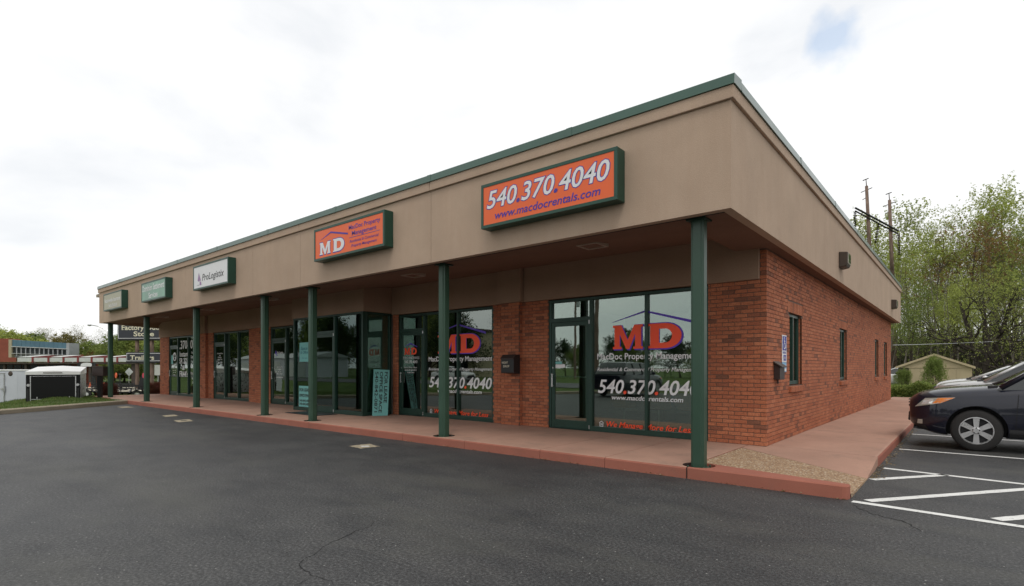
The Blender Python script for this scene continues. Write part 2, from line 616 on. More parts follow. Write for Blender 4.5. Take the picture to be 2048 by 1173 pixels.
def slab_M(mb, u0, u1, w0, w1, place):
    n = len(M_OUT)
    mb.add([place(u0 + (u1 - u0) * a, w0 + (w1 - w0) * b) for a, b in M_OUT], [list(range(n))])


def slab_D(mb, u0, u1, w0, w1, place):
    def q(pts): mb.add([place(u0 + (u1 - u0) * a, w0 + (w1 - w0) * b) for a, b in pts], [list(range(len(pts)))])
    q([(0, 0), (.34, 0), (.34, .1), (0, .1)]); q([(0, .9), (.34, .9), (.34, 1), (0, 1)])
    q([(.07, .1), (.34, .1), (.34, .9), (.07, .9)])
    q([(.34, 0), (.52, 0), (.52, .22), (.34, .22)]); q([(.34, .78), (.52, .78), (.52, 1), (.34, 1)])
    n = 14
    for i in range(n):
        a0 = -math.pi / 2 + math.pi * i / n; a1 = -math.pi / 2 + math.pi * (i + 1) / n
        q([(.52 + .20 * math.cos(a0), .5 + .28 * math.sin(a0)), (.52 + .48 * math.cos(a0), .5 + .5 * math.sin(a0)),
           (.52 + .48 * math.cos(a1), .5 + .5 * math.sin(a1)), (.52 + .20 * math.cos(a1), .5 + .28 * math.sin(a1))])


def on_front(y):
    return lambda u, w: (u, y, w)


# ================================================================== ground
def flat(name, pts, z, mat, parent=None, kind='structure'):
    mb = MB(); mb.add([(x, y, z) for x, y in pts], [list(range(len(pts)))])
    o = mb.build(name, mat, parent, recalc=False)
    if kind and parent is None: o['kind'] = kind
    return o


# terrain: one sheet to the horizon, lower beyond the western verge
def terrain():
    xs = np.concatenate([np.linspace(-1500, -130, 12), np.linspace(-110, 60, 86), np.linspace(90, 1500, 12)])
    ys = np.concatenate([np.linspace(-1500, -110, 12), np.linspace(-90, 130, 111), np.linspace(160, 1500, 12)])
    X, Y = np.meshgrid(xs, ys)
    low = np.clip((-12 - X) / 8.0, 0, 1) * np.clip((Y + 11) / 2.0, 0, 1)
    Z = -0.04 - 0.53 * low
    v = np.stack([X, Y, Z], -1).reshape(-1, 3)
    w = len(xs); i, j = np.meshgrid(np.arange(w - 1), np.arange(len(ys) - 1))
    a = (j * w + i).ravel()
    f = np.stack([a, a + 1, a + w + 1, a + w], 1)
    o = bpy.data.objects.new('ground', raw_mesh('ground', v, f, M['grass'], True))
    COL.objects.link(o); o['kind'] = 'structure'
terrain()

lot = flat('parking_lot', [(-25.4, 7.05), (-13.96, -10), (45, -10), (45, 31), (-25.4, 31)], 0.0, M['asphalt'])
flat('road', [(-140, -23), (120, -23), (120, -13.5), (-140, -13.5)], 0.0, M['asphalt_far'])

KP = [(-13.96, -10.0), (-22.56, 2.79), (-25.32, 6.86), (-30.15, 6.93), (-30.15, 34.0)]   # edge of the western verge


def dist_path(x, y):
    best = None
    for (x0, y0), (x1, y1) in zip(KP[:-1], KP[1:]):
        dx, dy = x1 - x0, y1 - y0
        t = np.clip(((x - x0) * dx + (y - y0) * dy) / (dx * dx + dy * dy), 0, 1)
        px, py = x0 + t * dx, y0 + t * dy
        d = np.hypot(x - px, y - py)
        if best is None: best, bx, by = d, px, py
        else:
            m = d < best
            best = np.where(m, d, best); bx = np.where(m, px, bx); by = np.where(m, py, by)
    return best, bx, by


def inside_verge(x, y):
    poly = KP + [(-60, 34.0), (-60, -10.0)]
    c = np.zeros(np.shape(x), bool)
    n = len(poly)
    for i in range(n):
        x0, y0 = poly[i]; x1, y1 = poly[(i + 1) % n]
        if y0 == y1: continue
        cond = ((y0 > y) != (y1 > y)) & (x < (x1 - x0) * (y - y0) / (y1 - y0) + x0)
        c ^= cond
    return c


def verge_h(x, y):
    d, _, _ = dist_path(x, y)
    h = np.interp(d, [0, .2, 1.2, 1.9, 3.6, 5.5, 9, 20], [.10, .13, .20, .19, -.12, -.38, -.50, -.60])
    # by the walk the bank is lower
    k = np.clip((y - 5.0) / 2.5, 0, 1)
    h2 = np.interp(d, [0, .3, 1.5, 4, 9, 20], [.10, .11, .06, -.25, -.5, -.60])
    w = 0.02 * np.sin(x * 2.1 + y * .7) + 0.015 * np.sin(y * 3.3 - x)
    return h * (1 - k) + h2 * k + w * np.clip(d / 1.5, 0, 1)


def verge():
    xs = np.arange(-56, -13.5, 0.3); ys = np.arange(-9.6, 33.5, 0.3)
    X, Y = np.meshgrid(xs, ys)
    d, bx, by = dist_path(X, Y)
    ins = inside_verge(X, Y)
    near = (d < 0.3) & ~ins
    X2 = np.where(near, bx, X); Y2 = np.where(near, by, Y)
    ok = ins | near
    Z = verge_h(X2, Y2)
    w = len(xs)
    v = np.stack([X2, Y2, Z], -1).reshape(-1, 3)
    i, j = np.meshgrid(np.arange(w - 1), np.arange(len(ys) - 1))
    a = (j * w + i).ravel(); okf = ok.ravel()
    f = np.stack([a, a + 1, a + w + 1, a + w], 1)
    f = f[okf[f].all(1)]
    o = bpy.data.objects.new('grass_verge', raw_mesh('grass_verge', v, f, M['grass'], True))
    COL.objects.link(o); o['kind'] = 'structure'
verge()


def grass_blades():
    g = np.random.default_rng(3)
    n = 60000
    x = g.uniform(-31.5, -19, n); y = g.uniform(-2, 9, n)
    d, _, _ = dist_path(x, y)
    k = inside_verge(x, y) & (d > 0.06) & (d < 3.6)
    clump = np.sin(x * 3.1 + np.sin(y * 2.3) * 2) * np.sin(y * 2.7 + np.cos(x * 1.9) * 2)
    k &= g.uniform(-1.1, 1, n) < clump + 0.5
    x, y = x[k], y[k]; n = len(x)
    z = verge_h(x, y) - 0.01
    h = g.uniform(0.03, 0.085, n); a = g.uniform(0, 6.28, n); w = g.uniform(.006, .013, n)
    lean = g.normal(0, .022, (n, 2))
    v = np.zeros((n, 3, 3))
    v[:, 0] = np.stack([x - w * np.cos(a), y - w * np.sin(a), z], 1)
    v[:, 1] = np.stack([x + w * np.cos(a), y + w * np.sin(a), z], 1)
    v[:, 2] = np.stack([x + lean[:, 0], y + lean[:, 1], z + h], 1)
    f = np.arange(n * 3).reshape(-1, 3)
    o = bpy.data.objects.new('grass_blades', raw_mesh('grass_blades', v.reshape(-1, 3), f, m_leaf('grass_blade', (.075, .13, .03), (.12, .19, .045), (.22, .21, .10))))
    COL.objects.link(o)
    tag(o, 'short green grass growing on the bank behind the concrete kerb', 'grass', kind='stuff')
grass_blades()

# concrete kerb along the verge, cast in lengths
kerb_root = empty('concrete_kerb', (-22.56, 2.79, 0))
kerb_root['kind'] = 'structure'


def kerb_run(p0, p1, step):
    p0 = Vector((*p0, 0)); p1 = Vector((*p1, 0)); d = (p1 - p0); Lk = d.length; d.normalize()
    nrm_ = Vector((-d.y, d.x, 0))
    if not inside_verge(np.array((p0 + d * Lk / 2 + nrm_ * .3).x), np.array((p0 + d * Lk / 2 + nrm_ * .3).y)): nrm_ = -nrm_
    t = 0
    while t < Lk - 0.05:
        t1 = min(t + step, Lk)
        mb = MB()
        prof = [(-.0, -.1), (.0, .115), (.035, .145), (.17, .15), (.17, -.1)]
        vs_ = []
        for tt in (t + .004, t1 - .004):
            for s_, z_ in prof:
                q = p0 + d * tt + nrm_ * s_
                vs_.append((q.x, q.y, z_ + 0.004 * math.sin(t * 3)))
        k = len(prof)
        fs_ = [list(range(k))[::-1], list(range(k, 2 * k))] + [(i, (i + 1) % k, k + (i + 1) % k, k + i) for i in range(k)]
        mb.add(vs_, fs_)
        mb.build('kerb_length', M['ckerb'], kerb_root)
        t = t1
kerb_run(KP[0], KP[1], 3.0)
kerb_run(KP[1], KP[2], 2.46)
kerb_run(KP[2], (-27.3, 6.885), 1.6)

# cracks in the asphalt
def crack(pts, w=0.007, seed=1):
    r_ = random.Random(seed)
    P = [Vector((x, y)) for x, y in pts]
    Q = []
    for a, b in zip(P[:-1], P[1:]):
        n = max(3, int((b - a).length / 0.05))
        for i in range(n):
            q = a.lerp(b, i / n)
            Q.append(q + Vector((r_.gauss(0, .013), r_.gauss(0, .013))))
    Q.append(P[-1])
    mb = MB()
    vs_ = []
    for i, q in enumerate(Q):
        d = (Q[min(i + 1, len(Q) - 1)] - Q[max(0, i - 1)]).normalized()
        n = Vector((-d.y, d.x)) * w * .5 * r_.uniform(.3, 1.3) * min(1, 4 * min(i + .3, len(Q) - i) / len(Q))
        vs_ += [(q.x + n.x, q.y + n.y, .003), (q.x - n.x, q.y - n.y, .003)]
    mb.add(vs_, [(2 * i, 2 * i + 1, 2 * i + 3, 2 * i + 2) for i in range(len(Q) - 1)])
    mb.build('asphalt_crack', M['crack'], lot, recalc=False)
crack([(-4.33, 3.15), (-4.11, 2.95), (-3.99, 2.56), (-3.87, 2.31), (-3.73, 2.07), (-3.46, 2.01), (-3.1, 2.03)], .007, 3)
crack([(-3.87, 2.31), (-4.3, 2.2), (-4.6, 2.05), (-5.0, 2.1)], .003, 5)
crack([(-0.96, 6.68), (-0.8, 6.42), (-0.7, 6.31), (-.45, 6.2), (-.3, 5.9)], .014, 4)
crack([(-2.2, 3.4), (-1.9, 3.1), (-1.2, 3.2), (-.6, 2.9), (.2, 3.0)], .0035, 8)
crack([(-3.46, 2.01), (-3.3, 1.75), (-3.0, 1.6)], .004, 9)

# painted lines
def line(x0, y0, x1, y1, w=0.10, parent=lot):
    d = Vector((x1 - x0, y1 - y0)).normalized(); n = Vector((-d.y, d.x)) * w / 2
    mb = MB(); k = 24; vs_ = []
    rr = random.Random(int(x0 * 100 + y0 * 10))
    for i in range(k + 1):
        t = i / k; x = x0 + (x1 - x0) * t; y = y0 + (y1 - y0) * t
        e = rr.uniform(.93, 1.07)
        vs_ += [(x + n.x * e, y + n.y * e, .004), (x - n.x * e, y - n.y * e, .004)]
    mb.add(vs_, [(2 * i, 2 * i + 1, 2 * i + 3, 2 * i + 2) for i in range(k)])
    return mb.build('painted_line', M['paint'], parent, recalc=False)
for yy in (11.63, 14.43, 17.25, 20.05, 22.85, 25.65):
    line(-0.90, yy, 4.3, yy - .04)
line(-0.93, 6.76, 4.3, 6.34, .10)
line(-0.90, 9.28, 4.3, 8.62, .10)
# the hatching between the two outlines, cut short of them so nothing overlaps
for xa in (-1.93, -0.90, 0.12, 1.14, 2.16, 3.18):
    sl = 1.38
    def yo(x): return 6.76 - (x + .93) * 0.0803
    def yu(x): return 9.28 - (x + .90) * 0.127
    xs_ = max(xa, -0.92)
    y_s = yo(xa) + sl * (xs_ - xa) + (.13 if xa > -.95 else 0)
    xs_ = xs_ + (.13 / sl if xa > -.95 else 0)
    # end at the upper line
    xe = (9.28 - .127 * (.90) - 6.76 + .0803 * .93 + (sl) * xa + .0803 * 0 - .13) / (sl + .127 - .0)
    xe = min(xe, 4.2); ye = yo(xa) + sl * (xe - xa)
    if xe - xs_ > .15: line(xs_, y_s, xe, ye, .11)

# squares of bare concrete where wheel stops were taken out
for i, P in enumerate([[(-8.60, 5.70), (-8.17, 5.66), (-8.12, 6.03), (-8.55, 6.10)],
                       [(-16.40, 5.46), (-15.72, 5.34), (-15.78, 5.72), (-16.48, 5.88)],
                       [(-18.36, 5.80), (-17.72, 5.70), (-17.78, 6.06), (-18.40, 6.16)],
                       [(-23.65, 6.02), (-22.85, 6.00), (-22.86, 6.36), (-23.66, 6.36)]]):
    mb = MB(); vs_ = []
    r_ = random.Random(i)
    for a, b in zip(P, P[1:] + P[:1]):
        for k in range(8):
            t = k / 8
            vs_.append((a[0] + (b[0] - a[0]) * t + r_.gauss(0, .009), a[1] + (b[1] - a[1]) * t + r_.gauss(0, .009), .004))
    mb.add(vs_, [list(range(len(vs_)))])
    mb.build('concrete_patch', M['patch'], lot, recalc=False)
    mb = MB(); c = (sum(p[0] for p in P) / 4 + .04, sum(p[1] for p in P) / 4)
    if i in (0, 1):
        mb.add([(c[0] - .1, c[1] - .05, .008), (c[0] + .02, c[1] - .09, .008), (c[0] + .11, c[1] + .02, .008), (c[0] - .01, c[1] + .06, .008)], [(0, 1, 2, 3)])
        mb.build('paint_remnant', M['paint'] if i == 0 else M['crack'], lot, recalc=False)

# ================================================================== red concrete walk
walk = empty('pavement', (-2.76, 6.8, 0)); walk['kind'] = 'structure'
COLX = [-2.68, -7.51, -12.10, -14.51, -19.12, -23.85, -28.46]
CY = 7.03


def cut_holes(o, holes):
    for hx, hy, z0, r_ in holes:
        cb = MB(); cb.lathe([(0.001, z0), (r_, z0), (r_, .3), (0.001, .3)], (hx, hy, 0), 'z', 28)
        c = cb.build('cutter', M['joint'])
        md = o.modifiers.new('b', 'BOOLEAN'); md.operation = 'DIFFERENCE'; md.object = c; md.solver = 'EXACT'
        c.location = (0, 0, 0)
        o_off = ORG[o.name]
        c.location = Vector((0, 0, 0))
        bpy.context.view_layer.update()
        dg = bpy.context.evaluated_depsgraph_get()
        me = bpy.data.meshes.new_from_object(o.evaluated_get(dg))
        o.modifiers.clear(); o.data = me
        bpy.data.objects.remove(c)
    return o


# parts sit under an Empty away from the origin, so the holes are cut before parenting
def slab_front(x0, x1):
    mb = MB()
    prof = [(6.800, -.1), (6.803, .122), (6.815, .142), (6.84, .150), (9.46, .150), (9.46, -.1)]
    k = len(prof); a = x0 + .004; b = x1 - .004
    vs_ = [(a, y, z) for y, z in prof] + [(b, y, z) for y, z in prof]
    mb.cur = 0
    mb.add(vs_, [list(range(k))[::-1], list(range(k, 2 * k))])
    bse = len(mb.v) - 2 * k
    for i in range(k):
        mb.f.append([bse + i, bse + (i + 1) % k, bse + k + (i + 1) % k, bse + k + i])
        mb.m.append(0 if i in (0, 1) else 1)
    o = mb.build('pavement_slab', [M['kerb'], M['walk'], M['joint']])
    hs = [(c, CY, .085, .205) for c in COLX if x0 - .25 < c < x1 + .25]
    if hs: cut_holes(o, hs)
    reparent(o, walk)
    return o


def reparent(o, p):
    off = ORG[p.name]
    o.data.transform(Matrix.Translation(-off)); o.parent = p; ORG[o.name] = off


JX = [-2.76, -3.95, -5.10, -6.75, -8.44, -10.15, -11.89, -12.77, -14.1, -15.47, -17.2, -18.9, -20.6, -22.3, -24.0, -25.7, -27.4, -28.8, -30.12]
for a, b in zip(JX[1:], JX[:-1]): slab_front(a, b)
# dark dirt deep in the joints
mb = MB()
for x in JX[:-1]: mb.box(x - .006, x + .006, 6.812, 9.4, -.1, .138)
mb.build('joint_dirt', M['joint'], walk)['kind'] = 'stuff'

# corner kerb
mb = MB()
mb.prism([(-2.752, 6.8), (-1.03, 6.8), (-.985, 6.82), (-.97, 6.865), (-.97, 6.94), (-2.752, 7.28)], 'z', -.1, .15)
o = mb.build('corner_kerb', M['kerb'], None, bevel=.014)
cut_holes(o, [(COLX[0], CY, .085, .205)]); reparent(o, walk)


def patch_grid(name, A, B, C_, D_, mat, n=14, skirt=True, th=.12):
    """bilinear sheet A-B (near edge, left to right), D_-C_ (far edge), with a side skirt on the right"""
    A, B, C_, D_ = map(Vector, (A, B, C_, D_))
    mb = MB(); vs_ = []
    for j in range(n + 1):
        v_ = j / n
        for i in range(n + 1):
            u = i / n
            p = A.lerp(B, u).lerp(D_.lerp(C_, u), v_)
            z = p.z + (.004 * math.sin(u * 3.14) * math.sin(v_ * 3.14))
            vs_.append((p.x, p.y, z))
    fs_ = [(j * (n + 1) + i, j * (n + 1) + i + 1, (j + 1) * (n + 1) + i + 1, (j + 1) * (n + 1) + i) for j in range(n) for i in range(n)]
    mb.add(vs_, fs_)
    b = len(mb.v)
    ring = [j * (n + 1) + n for j in range(n + 1)]
    mb.v += [(vs_[i][0], vs_[i][1], vs_[i][2] - th) for i in ring]
    for j in range(n):
        mb.f.append([ring[j], b + j, b + j + 1, ring[j + 1]]); mb.m.append(0)
    o = mb.build(name, mat, walk, recalc=False, smooth=False)
    return o
patch_grid('exposed_aggregate_panel', (-2.752, 7.286, .147), (-.965, 6.946, .04), (-.965, 8.20, .014), (-2.752, 9.02, .147), M['agg'])
patch_grid('ramp_flare', (-2.752, 9.026, .149), (-.968, 8.206, .014), (-.968, 9.30, .150), (-2.752, 9.62, .150), M['walk'])


def walk_z(y): return .15 - .075 * min(1, max(0, (y - 12) / 15))
sy = [9.63, 11.1, 12.6, 14.1, 15.6, 17.1, 18.6, 20.1, 21.6, 23.1, 24.6, 26.1, 27.6, 29.1, 30.6]
for i, (a, b) in enumerate(zip(sy[:-1], sy[1:])):
    mb = MB()
    ya, yb = a + .004, b - .004
    prof = [(-2.6, 0), (-1.01, 0), (-.985, -.012), (-.972, -.035), (-.968, -.25), (-2.6, -.25)]
    k = len(prof)
    def yskew(x, y): return y - .32 * (x + 2.752) / 1.784 if (i == 0 and y < a + .1) else y
    vs_ = [(x, yskew(x, ya), walk_z(ya) + z) for x, z in prof] + [(x, yb, walk_z(yb) + z) for x, z in prof]
    mb.add(vs_, [list(range(k)), list(range(k, 2 * k))[::-1]])
    for q in range(k):
        mb.f.append([q, (q + 1) % k, k + (q + 1) % k, k + q]); mb.m.append(1 if q in (2, 3) else 0)
    mb.build('pavement_slab', [M['walk'], M['kerb']], walk)

# leaf litter caught along the side kerb
g_ = np.random.default_rng(5)
n = 700
ly = 8.3 + g_.random(n) ** 1.3 * 14; lx = -.955 + np.abs(g_.normal(0, .045, n)) + .05 * (np.sin(ly * 4) > .3) * g_.random(n)
k = 120
ly[:k] = 6.79 - np.abs(g_.normal(0, .015, k)); lx[:k] = g_.uniform(-9, -1, k)
a = g_.uniform(0, 6.28, n); s_ = g_.uniform(.006, .02, n)
cx, cy = np.cos(a) * s_, np.sin(a) * s_
z = .006 + g_.random(n) * .014
v = np.stack([np.stack([lx + cx, ly + cy, z], 1), np.stack([lx - cy, ly + cx, z + .006], 1), np.stack([lx - cx, ly - cy, z], 1), np.stack([lx + cy, ly - cx, z], 1)], 1).reshape(-1, 3)
o = bpy.data.objects.new('leaf_litter', raw_mesh('leaf_litter', v, np.arange(4 * n).reshape(-1, 4), m_leaf('dry_leaf', (.12, .07, .03), (.28, .19, .09), (.42, .36, .25))))
COL.objects.link(o); tag(o, 'dry leaf bits and chaff lying along the foot of the red kerb', 'leaf litter', kind='stuff')

# ================================================================== the shop building
FX0, FXR, FY, ZS = -28.8, -2.17, 6.71, 3.34
WY, WXR, WXL, WYR = 9.39, -2.474, -29.97, 28.25
FYR = 28.6
ZT = 4.92
bld = thing('shop_building', 'long single storey brick and brown stucco shop building with green columns and tinted windows', 'building', (-15, 18, 0))

# --- brickwork
HEAD = 2.86
C0, CP, BH = .155, .0677, .0577
brick_specs = []       # (axis, u0, u1, z, plane)


def lay(axis, u0, u1, z0, z1, plane, openings=(), phase=0, start=C0, end_gap=0):
    """running bond over a rectangle with openings (a,b,za,zb)"""
    i = 0
    z = start
    while z + BH <= z1 + .012:
        if z >= z0 - .001:
            spans = [(u0, u1)]
            for (a, b, za, zb) in openings:
                if z + BH > za + .01 and z < zb - .01:
                    ns = []
                    for s0, s1 in spans:
                        if b <= s0 or a >= s1: ns.append((s0, s1)); continue
                        if a > s0: ns.append((s0, a))
                        if b < s1: ns.append((b, s1))
                    spans = ns
            for s0, s1 in spans:
                # bond anchored at the far-right / near corner
                off = (0.1015 if (i + phase) % 2 else 0.0)
                if axis == 'x':
                    # count bricks leftwards from the corner
                    k0 = math.floor((WXR - s1 - off) / .203) - 1
                    u = WXR - off - k0 * .203
                    while u > s0:
                        b_ = min(u, s1); a_ = max(u - .193, s0)
                        if b_ - a_ > .03: brick_specs.append((axis, a_, b_, z, plane))
                        u -= .203
                else:
                    k0 = math.floor((s0 - WY - off) / .203) - 1
                    u = WY + off + k0 * .203
                    while u < s1:
                        a_ = max(u + (.01), s0); b_ = min(u + .203, s1)
                        if b_ - a_ > .03: brick_specs.append((axis, a_, b_, z, plane))
                        u += .203
        z += CP; i += 1


SW = [(10.87, 11.85), (16.04, 17.08), (22.97, 23.97), (25.71, 26.76)]     # side windows
WZ0, WZ1 = 1.09, 2.43
# front piers: (x0, x1, plane)
piers = [(-3.42, WXR, WY), (-8.39, -8.05, WY), (-8.05, -7.53, WY - .10), (-7.53, -6.81, WY), (-12.06, -11.82, WY),
         (-19.42, -18.97, WY), (-19.95, -19.42, WY - .10), (-20.62, -19.95, WY), (-24.35, -23.80, WY), (-24.90, -24.35, WY - .10), (-25.42, -24.90, WY), (WXL, -28.80, WY)]
for i, (a, b, pl) in enumerate(piers):
    if i == 0:
        lay('x', a, b, 0, HEAD, pl)
        lay('x', -2.58, b, HEAD, 3.32, pl)
    else:
        lay('x', a, b, 0, HEAD, pl)
        if pl < WY:      # the returned sides of a pilaster
            for (xs_, sgn) in ((b, 1), (a, -1)):
                z = C0
                while z + BH < HEAD:
                    brick_specs.append(('ret', xs_, sgn, z, pl)); z += CP
ops = [(a, b, WZ0 - .15, WZ1 + .20) for a, b in SW]
ops2 = []
for a, b in SW:
    ops2 += [(a, b, WZ0, WZ1), (a - .06, b + .06, WZ0 - .115, WZ0), (a - .1, b + .1, WZ1, WZ1 + .205)]
lay('y', WY + .022, WYR, -.2, 3.33, WXR, ops2, phase=1, start=C0 - 4 * CP)


def rects(u0, u1, z0, z1, holes):
    out = []; u = u0
    for a, b, za, zb in sorted(holes):
        if a > u: out.append((u, a, z0, z1))
        if za > z0: out.append((a, b, z0, za))
        if zb < z1: out.append((a, b, zb, z1))
        u = b
    if u < u1: out.append((u, u1, z0, z1))
    return out


# wall cores, in mortar colour
wall_of = {}
for i, (a, b, pl) in enumerate(piers):
    mb = MB(); y0 = pl + .008
    if pl < WY: mb.box(a + .006, b - .006, y0, WY + .007, .0, HEAD + .01)
    else: mb.box(a, min(b, WXR - .008), y0, y0 + .2, .0, HEAD + .005)
    wall_of[a] = mb.build('pilaster' if pl < WY else 'front_wall', M['mortar'], bld)
    if i == 0:
        wall_f = wall_of[a]
        mb = MB(); mb.box(-2.60, WXR - .008, WY + .008, WY + .2, HEAD + .006, 3.36)
        mb.build('front_wall', M['mortar'], bld)
mb = MB()
for a, b, z0, z1 in rects(WY + .21, WYR - .01, -.15, 3.36, [(a, b, WZ0, WZ1) for a, b in SW]):
    mb.box(WXR - .22, WXR - .008, a, b, z0, z1)
wall_s = mb.build('side_wall', M['mortar'], bld)
mb = MB()
mb.box(WXL + .3, WXR - .23, WYR - .2, WYR, -.1, 3.36)
mb.box(WXL, WXL + .2, WY + .22, WYR - .21, -.5, 3.36)
wall_r = mb.build('rear_wall', M['mortar'], bld)

# individual bricks: the 300 that show largest, the rest as one piece of brickwork per wall
def brick_box(spec, rj):
    ax, a, b, z, pl = spec
    if ax == 'x': return (a, b, pl + rj, pl + .03, z, z + BH)
    if ax == 'y': return (pl - .03, pl - rj, a, b, z, z + BH)
    xs_, sgn = a, b
    return ((xs_ - .012, xs_, pl + .031, WY + .007, z, z + BH) if sgn > 0 else (xs_, xs_ + .012, pl + .031, WY + .007, z, z + BH))


CAMP = Vector((0, 0, 1.42))
def score(spec):
    if spec[0] == 'ret': return 0
    x0, x1, y0, y1, z0, z1 = brick_box(spec, 0)
    c = Vector(((x0 + x1) / 2, y0 if spec[0] == 'x' else (y0 + y1) / 2, (z0 + z1) / 2))
    if spec[0] == 'y': c.x = x1
    d = c - CAMP; L_ = d.length; d.normalize()
    nn = Vector((0, -1, 0)) if spec[0] == 'x' else Vector((1, 0, 0))
    lenb = (spec[2] - spec[1])
    return -d.dot(nn) * lenb / L_ ** 2
order = sorted(range(len(brick_specs)), key=lambda i: -score(brick_specs[i]))
solo = set(order[:300])
bcache = {}
rest = {'x': MB(), 'y': MB()}
for i, sp in enumerate(brick_specs):
    rj = rnd.uniform(-.0012, .0015)
    x0, x1, y0, y1, z0, z1 = brick_box(sp, rj)
    z0 += rnd.uniform(-.0012, .0012)
    par = wall_f if sp[0] != 'y' else wall_s
    if i in solo:
        key = (sp[0], round(x1 - x0, 2), round(y1 - y0, 2))
        if key not in bcache:
            t = MB(); t.box(0, x1 - x0, 0, y1 - y0, 0, BH)
            me_o = t.build('brick', M['brick'], bevel=.0035)
            bcache[key] = me_o.data
            bpy.data.objects.remove(me_o)
        o = bpy.data.objects.new('brick', bcache[key]); COL.objects.link(o)
        o.parent = par; o.location = Vector((x0, y0, z0)) - ORG[par.name]
    else:
        rest['y' if sp[0] == 'y' else 'x'].box(x0, x1, y0, y1, z0, z1, skip=('k' if sp[0] == 'x' else ('l' if sp[0] == 'y' else '')))
rest['x'].build('brickwork', M['brick'], wall_f, recalc=False)['kind'] = 'stuff'
rest['y'].build('brickwork', M['brick'], wall_s, recalc=False)['kind'] = 'stuff'

# side windows: soldier lintel, reveal bricks, brick sill, frame and pane
for a, b in SW:
    mb = MB(); u = a - .1
    while u < b + .1 - .05:
        mb.box(WXR - .03, WXR + rnd.uniform(-.001, .001), u, u + .0585, WZ1 + .005, WZ1 + .198); u += .0677
    mb.build('lintel', M['brick'], wall_s)['kind'] = 'stuff'
    mb = MB(); z = WZ0 + .006
    while z + BH < WZ1:
        mb.box(WXR - .135, WXR - .031, b - .0005, b + .012, z, z + BH); mb.box(WXR - .135, WXR - .031, a - .012, a + .0005, z, z + BH); z += CP
    mb.build('reveal', M['brick'], wall_s)['kind'] = 'stuff'
    mb = MB(); u = a - .055
    while u < b + .05 - .04:
        mb.prism([(WXR - .13, WZ0 - .11), (WXR + .045, WZ0 - .115), (WXR + .047, WZ0 - .02), (WXR - .13, WZ0 + .012)], 'y', u, u + .0585); u += .0677
    mb.build('sill', M['brick'], wall_s)['kind'] = 'stuff'
    mb = MB()
    fx0, fx1 = WXR - .125, WXR - .06
    mb.box(fx0, fx1, a + .002, a + .055, WZ0 + .015, WZ1 - .002); mb.box(fx0, fx1, b - .055, b - .002, WZ0 + .015, WZ1 - .002)
    mb.box(fx0, fx1, a + .055, b - .055, WZ0 + .015, WZ0 + .085); mb.box(fx0, fx1, a + .055, b - .055, WZ1 - .06, WZ1 - .002)
    mb.box(fx0 + .01, fx1 + .012, (a + b) / 2 - .028, (a + b) / 2 + .028, WZ0 + .085, WZ1 - .06)
    fr = mb.build('window', M['frame'], bld, bevel=.004)
    mb = MB(); mb.box(fx0 + .02, fx0 + .03, a + .05, b - .05, WZ0 + .08, WZ1 - .055)
    mb.build('pane', M['winglass'], fr)
    mb = MB()
    u = a + .06
    while u < b - .08:
        mb.box(fx0 - .06, fx0 - .055, u, u + .085, WZ0 + .03, WZ1 - .03); u += .1
    mb.build('blind', M['interior'], fr)

M['coping'].node_tree.nodes['Principled BSDF'].inputs['Coat Weight'].default_value = .35
# --- canopy: fascia panels, trim band, coping, soffit
fj = [-28.8, -23.85, -19.12, -14.51, -12.10, -7.51, FXR]
for a, b in zip(fj[:-1], fj[1:]):
    g0 = .004 if a > -28.8 else 0; g1 = .004 if b < FXR else 0
    mb = MB(); mb.box(a + g0, b - g1, FY, FY + .12, ZS, 4.64)
    mb.build('fascia_panel', M['stucco'], bld)
    mb = MB(); mb.box(a + g0 - (.04 if a == -28.8 else 0), b - g1 + (.04 if b == FXR else 0), FY - .04, FY + .12, 4.643, 4.802)
    mb.build('trim_band', M['stucco'], bld, bevel=.006)
mb = MB(); mb.box(-28.7, FXR - .13, FY + .125, FY + .2, ZS + .01, 4.8)
mb.build('fascia_backing', M['dark'], bld)
mb = MB(); mb.box(FXR - .12, FXR - .0005, FY + .122, FYR, ZS, 4.64)
mb.build('fascia_panel', M['stucco'], bld)
mb = MB(); mb.box(FXR - .12, FXR + .04, FY + .122, FYR + .04, 4.643, 4.802)
mb.build('trim_band', M['stucco'], bld, bevel=.006)
# left end runs back at an angle, then along the far side
mb = MB()
mb.prism([(-28.8, FY + .122), (-30.3, 9.2), (-30.3, FYR), (-30.18, FYR), (-30.18, 9.25), (-28.69, FY + .19)], 'z', ZS, 4.64)
mb.build('fascia_panel', M['stucco'], bld)
mb = MB()
mb.prism([(-28.84, FY + .122), (-30.34, 9.2), (-30.34, FYR), (-30.18, FYR), (-30.18, 9.25), (-28.69, FY + .19)], 'z', 4.643, 4.802)
mb.build('trim_band', M['stucco'], bld)
mb = MB(); mb.box(-30.3, FXR - .0005, FYR + .002, FYR + .12, ZS, 4.802); mb.build('fascia_panel', M['stucco'], bld)
